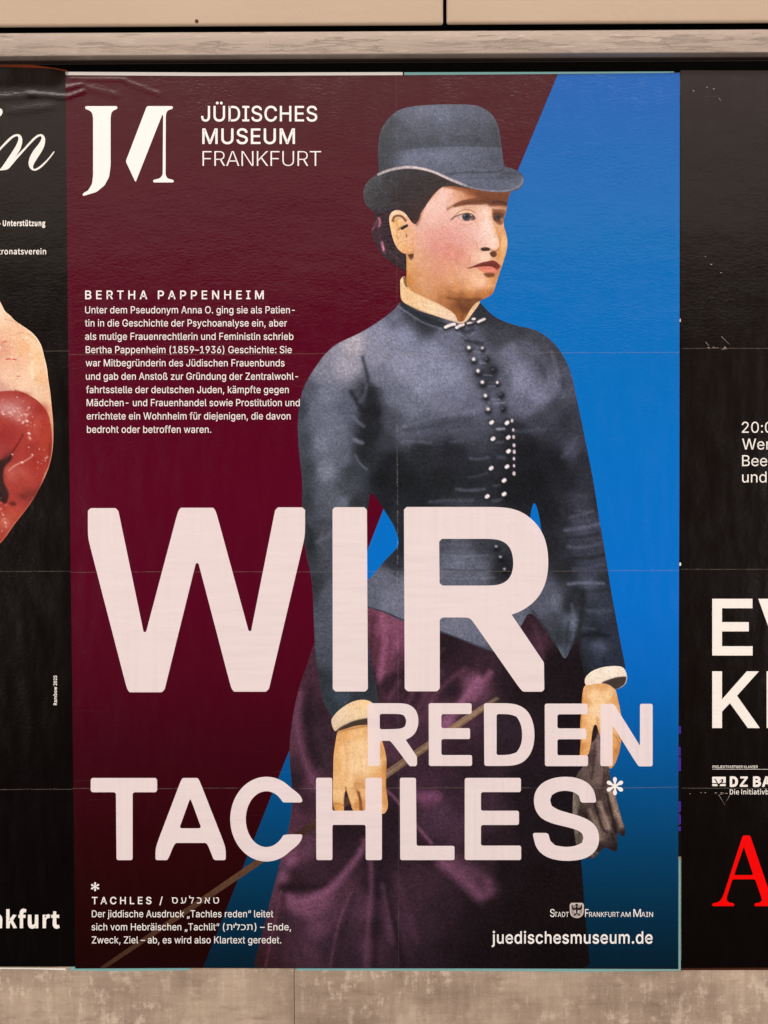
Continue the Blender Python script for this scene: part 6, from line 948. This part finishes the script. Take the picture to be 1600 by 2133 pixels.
# ---- lettering of the big poster
DL = D2 - .00016
a = Z(160, 1030, 2.5); bz = Z(740, 1030, 2.4242); cz = Z(740, 1440, 2.4242); dz = Z(170, 1590, 2.623); ez = Z(500, 1400, 3.2)
big = [a([(58, 85), (72, 71), (202, 71), (217, 86), (348, 716), (361, 716), (528, 84), (542, 69), (710, 69), (724, 84), (895, 711), (908, 711), (1033, 82), (1047, 67), (1175, 67), (1189, 80), (1189, 215), (1001, 1012), (986, 1027), (820, 1027), (805, 1012), (634, 358), (620, 358), (458, 1015), (443, 1030), (275, 1030), (262, 1015), (58, 225)]),
       a([(1332, 78), (1344, 66), (1497, 66), (1511, 80), (1516, 1012), (1503, 1026), (1347, 1026), (1333, 1012)]),
       bz([(246, 76), (260, 63), (720, 63), (790, 70), (850, 92), (905, 135), (945, 190), (968, 255), (976, 330), (972, 400), (957, 460), (930, 512), (890, 555), (840, 588), (790, 607), (953, 848), (955, 985), (943, 996), (850, 996), (835, 985), (590, 635), (577, 625), (562, 621), (440, 621), (427, 633), (427, 980), (413, 994), (265, 994), (250, 980)]),
       bz([(424, 238), (438, 224), (690, 224), (730, 230), (765, 248), (788, 280), (798, 325), (798, 370), (788, 408), (765, 438), (730, 455), (690, 460), (440, 460), (426, 447)]),
       cz([(62, 66), (69, 60), (235, 60), (270, 66), (298, 84), (315, 112), (320, 150), (316, 182), (302, 213), (280, 233), (255, 245), (312, 330), (312, 370), (306, 378), (278, 378), (270, 372), (188, 262), (174, 250), (131, 250), (125, 256), (125, 370), (118, 377), (70, 377), (64, 370)]),
       cz([(124, 120), (130, 114), (225, 114), (245, 121), (256, 138), (258, 158), (250, 178), (230, 190), (130, 192), (124, 186)]),
       cz([(371, 66), (378, 60), (582, 60), (588, 66), (588, 108), (582, 115), (442, 115), (435, 122), (435, 180), (441, 186), (575, 186), (580, 192), (580, 236), (575, 241), (441, 241), (435, 247), (435, 316), (441, 322), (584, 322), (590, 328), (590, 371), (584, 377), (379, 377), (372, 371)]),
       cz([(650, 66), (657, 60), (780, 60), (830, 70), (870, 98), (893, 140), (905, 190), (905, 250), (893, 300), (868, 342), (830, 368), (780, 377), (659, 377), (652, 370)]),
       cz([(714, 121), (720, 115), (780, 115), (815, 128), (835, 160), (843, 200), (843, 240), (835, 278), (815, 308), (780, 321), (720, 322), (714, 316)]),
       cz([(957, 68), (964, 62), (1168, 62), (1174, 68), (1174, 110), (1168, 116), (1028, 116), (1021, 123), (1021, 181), (1027, 187), (1161, 187), (1167, 193), (1167, 237), (1161, 242), (1027, 242), (1021, 248), (1021, 317), (1027, 323), (1170, 323), (1176, 329), (1176, 372), (1170, 378), (965, 378), (958, 372)]),
       cz([(1238, 69), (1244, 63), (1302, 63), (1310, 69), (1438, 275), (1438, 69), (1444, 63), (1496, 63), (1502, 69), (1502, 373), (1496, 379), (1434, 379), (1426, 373), (1300, 172), (1300, 372), (1294, 378), (1244, 378), (1238, 372)]),
       dz([(50, 90), (57, 80), (405, 80), (413, 90), (413, 148), (405, 158), (288, 158), (279, 166), (279, 522), (272, 529), (198, 529), (191, 522), (188, 166), (180, 158), (57, 158), (50, 148)]),
       dz([(545, 88), (555, 80), (632, 80), (642, 88), (788, 460), (788, 522), (782, 529), (730, 529), (720, 522), (690, 445), (678, 435), (518, 435), (505, 445), (475, 520), (465, 529), (410, 529), (404, 522), (404, 460)]),
       dz([(537, 347), (588, 205), (594, 196), (600, 205), (652, 347), (646, 355), (543, 355)]),
       dz([(1122, 214), (1200, 214), (1207, 206), (1202, 188), (1191, 172), (1174, 156)] + ell(1010, 305, 198, 232, -47, -313, 34) + [(1175, 452), (1192, 433), (1203, 412), (1207, 395), (1200, 388), (1125, 388)] + ell(1010, 305, 113, 153, -325, -37, 26)),
       ez([(507, 712), (514, 704), (608, 704), (615, 712), (615, 915), (622, 924), (830, 924), (836, 915), (836, 712), (843, 704), (939, 704), (946, 712), (946, 1245), (939, 1253), (845, 1253), (838, 1245), (838, 1027), (830, 1018), (622, 1018), (616, 1027), (616, 1245), (609, 1253), (516, 1253), (509, 1245)]),
       ez([(1066, 712), (1073, 704), (1166, 704), (1173, 712), (1177, 1150), (1184, 1158), (1423, 1158), (1430, 1166), (1430, 1245), (1423, 1253), (1075, 1253), (1068, 1245)]),
       cz([(553, 444), (560, 437), (831, 437), (837, 444), (837, 502), (831, 509), (642, 509), (635, 516), (635, 597), (641, 603), (820, 603), (827, 610), (827, 668), (820, 675), (641, 675), (635, 682), (635, 773), (641, 779), (832, 779), (838, 786), (838, 846), (832, 852), (560, 852), (553, 846)]),
       cz([(1217, 555), (1210, 562), (1145, 562), (1137, 555), (1130, 528), (1105, 508), (1060, 501), (1020, 507), (992, 525), (984, 550), (992, 578), (1020, 597), (1070, 612), (1130, 628), (1185, 652), (1221, 687), (1234, 735), (1228, 782), (1200, 823), (1150, 849), (1075, 858), (1000, 850), (945, 826), (910, 785), (897, 722), (903, 715), (965, 715), (976, 722), (985, 755), (1010, 778), (1060, 787), (1110, 782), (1145, 765), (1153, 740), (1145, 716), (1120, 699), (1060, 683), (995, 668), (940, 643), (910, 603), (900, 550), (910, 502), (945, 460), (1000, 437), (1060, 430), (1120, 436), (1175, 460), (1208, 502)])]
flat('headline', big, M_headline, mp, DL, 'crisp')
def star(cx, cy, r):
    out = [ell(cx, cy, r * .20, r * .20, 0, 330, 11)]
    for i in range(6):
        t = math.radians(30 + 60 * i) + math.radians(60) * 0
        t = math.radians(-90 + 60 * i); c, s_ = math.cos(t), math.sin(t)
        pet = [(.0, -.07), (.45, -.13), (.62, -.21), (.80, -.22), (.95, -.13), (1.0, 0), (.95, .13), (.80, .22), (.62, .21), (.45, .13), (.0, .07)]
        out.append([(cx + r * (u * c - v * s_), cy + r * (u * s_ + v * c)) for u, v in pet])
    return out
def union_flat(name, polys, mat, parent, depth):
    V, F = [], []
    for i, p in enumerate(polys):
        v, f = fill([smooth(p, 1, 1.5)]); b_ = len(V); V += [tuple(q) + (depth - i * .000006,) for q in v]; F += [[b_ + q for q in t] for t in f]
    V = np.array(V); P = np.array([at(x, y, d) for x, y, d in V])
    return mesh_obj(name, P, orient(V, F), mat, parent)
st1 = star(1281, 1637.5, 19.3); st2 = star(198.2, 1847, 9.6)
union_flat('asterisk', st1, M_white, mp, DL - .00003); union_flat('asterisk', st2, M_white, mp, DL)

lg = Z(0, 0, 2)
flat('museum_logo', [lg([(355, 442), (489, 442), (489, 454), (474, 459), (464, 470), (461, 492), (461, 690), (455, 736), (436, 772), (402, 800), (345, 817), (345, 806), (368, 793), (384, 765), (388, 730), (388, 490), (384, 470), (372, 459), (355, 454)]),
     lg([(612, 442), (720, 442), (720, 454), (704, 457), (694, 466), (691, 482), (690, 728), (697, 743), (724, 750), (724, 760), (638, 760), (638, 750), (666, 743), (678, 729), (680, 480), (676, 478), (565, 760), (524, 672)])], M_white, mp, DL, 2.0)
bx = ([], [])
line(bx, 'JÜDISCHES', 419, 252.5, 31.5, 661, bold=.008); line(bx, 'MUSEUM', 421.5, 299.5, 31.5, 614.5, bold=.010); line(bx, 'FRANKFURT', 422, 346, 31.8, 669, bold=-.013)
text_obj('museum_name', bx, M_white, mp, DL)
bx = ([], [])
q = Z(150, 580, 3.2)
line(bx, 'BERTHA PAPPENHEIM', 177.5, 622.9, 17.4, 549.5, bold=.014, fit='track')
for t, l_, r_, y in [('Unter dem Pseudonym Anna O. ging sie als Patien-', 88, 1485, 232.5), ('tin in die Geschichte der Psychoanalyse ein, aber', 87, 1433, 320), ('als mutige Frauenrechtlerin und Feministin schrieb', 88, 1476, 409), ('Bertha Pappenheim (1859–1936) Geschichte: Sie', 92, 1465, 498), ('war Mitbegründerin des Jüdischen Frauenbunds', 92, 1417, 586), ('und gab den Anstoß zur Gründung der Zentralwohl-', 93, 1507, 675), ('fahrtsstelle der deutschen Juden, kämpfte gegen', 94, 1445, 764), ('Mädchen- und Frauenhandel sowie Prostitution und', 98, 1518, 851), ('errichtete ein Wohnheim für diejenigen, die davon', 98, 1457, 940), ('bedroht oder betroffen waren.', 100, 928, 1029)]:
    line(bx, t, 150 + l_ / 3.2, 580 + y / 3.2, 14.6, 150 + r_ / 3.2, bold=.003)
text_obj('biography_text', bx, M_white, mp, DL)
bx = ([], [])
line(bx, 'TACHLES /', 150 + 133 / 3.2, 1820 + 202 / 3.2, 14.6, 150 + 605 / 3.2, bold=.014, fit='track')
line(bx, 'סעלכאט', 150 + 665 / 3.2, 1820 + 198 / 3.2, 15.2, 150 + 980 / 3.2, font='H', bold=.0, fit='track')
line(bx, 'Der jiddische Ausdruck „Tachles reden“ leitet', 150 + 133 / 3.2, 1820 + 290 / 3.2, 14.4, 150 + 1342 / 3.2, bold=.003)
line(bx, 'sich vom Hebräischen „Tachlit“ (', 150 + 131 / 3.2, 1820 + 377 / 3.2, 14.4, 150 + 1019 / 3.2, bold=.003)
line(bx, 'תילכת', 150 + 1030 / 3.2, 1820 + 375 / 3.2, 14.0, 150 + 1203 / 3.2, font='H')
line(bx, ') – Ende,', 150 + 1216 / 3.2, 1820 + 377 / 3.2, 14.4, 150 + 1460 / 3.2, bold=.003)
line(bx, 'Zweck, Ziel – ab, es wird also Klartext geredet.', 150 + 133 / 3.2, 1820 + 464 / 3.2, 14.4, 150 + 1395 / 3.2, bold=.003)
text_obj('footnote_text', bx, M_white, mp, DL)
bx = ([], [])
line(bx, 'juedischesmuseum.de', 1024.5, 1965.2, 25, 1359.5, bold=.012)
text_obj('web_address', bx, M_white, mp, DL)
bx = ([], []); w = Z(1120, 1850, 5.3333)
def caps(t, l_, r_, big_): line(bx, t, 1120 + l_ / 5.3333, 1850 + 319 / 5.3333, (86 if big_ else 54) / 5.3333, 1120 + r_ / 5.3333, bold=.002)
caps('S', 138, 190, 1); caps('TADT', 186, 346, 0); text_obj('city_name', bx, M_white, mp, DL); bx = ([], [])
caps('F', 527, 566, 1); caps('RANKFURT', 572, 906, 0); caps('AM', 922, 1032, 0); caps('M', 1064, 1148, 1); caps('AIN', 1150, 1282, 0)
text_obj('city_name', bx, M_white, mp, DL)
crest = flat('city_crest', [w([(357, 163), (513, 163), (513, 262), (505, 295), (482, 320), (435, 336), (388, 320), (365, 295), (357, 262)])], M_crest, mp, DL, 3)
eag = [w([(364, 170), (506, 170), (506, 260), (499, 290), (478, 313), (435, 328), (392, 313), (371, 290), (364, 260)])]
rays = []
for i in range(30):
    t = math.radians(i * 12 + 4); c_, s_ = math.cos(t), math.sin(t)
    r0, r1 = 30, 62 + 8 * abs(s_)
    rays.append(w([(435 + r0 * c_ - 1.2 * s_, 248 + r0 * s_ + 1.2 * c_), (435 + r1 * c_ - 3.2 * s_, 248 + r1 * s_ + 3.2 * c_), (435 + r1 * c_ + 3.2 * s_, 248 + r1 * s_ - 3.2 * c_), (435 + r0 * c_ + 1.2 * s_, 248 + r0 * s_ - 1.2 * c_)]))
flat('crest_pattern', rays, M_crestdark, crest, DL - .00003)
union_flat('crest_eagle', [w([(424, 176), (440, 170), (446, 184), (440, 196), (446, 214), (448, 244), (440, 270), (452, 292), (436, 284), (420, 292), (430, 270), (422, 244), (424, 214), (432, 198), (418, 190)]),
     w([(428, 216), (404, 222), (390, 206), (388, 176), (376, 190), (378, 222), (392, 244), (424, 244)]), w([(444, 216), (468, 222), (482, 206), (484, 176), (496, 190), (494, 222), (478, 244), (446, 244)]),
     w([(400, 294), (428, 280), (432, 290), (412, 306), (398, 306)]), w([(472, 294), (444, 280), (440, 290), (460, 306), (474, 306)])], M_crestdark, crest, DL - .00006)
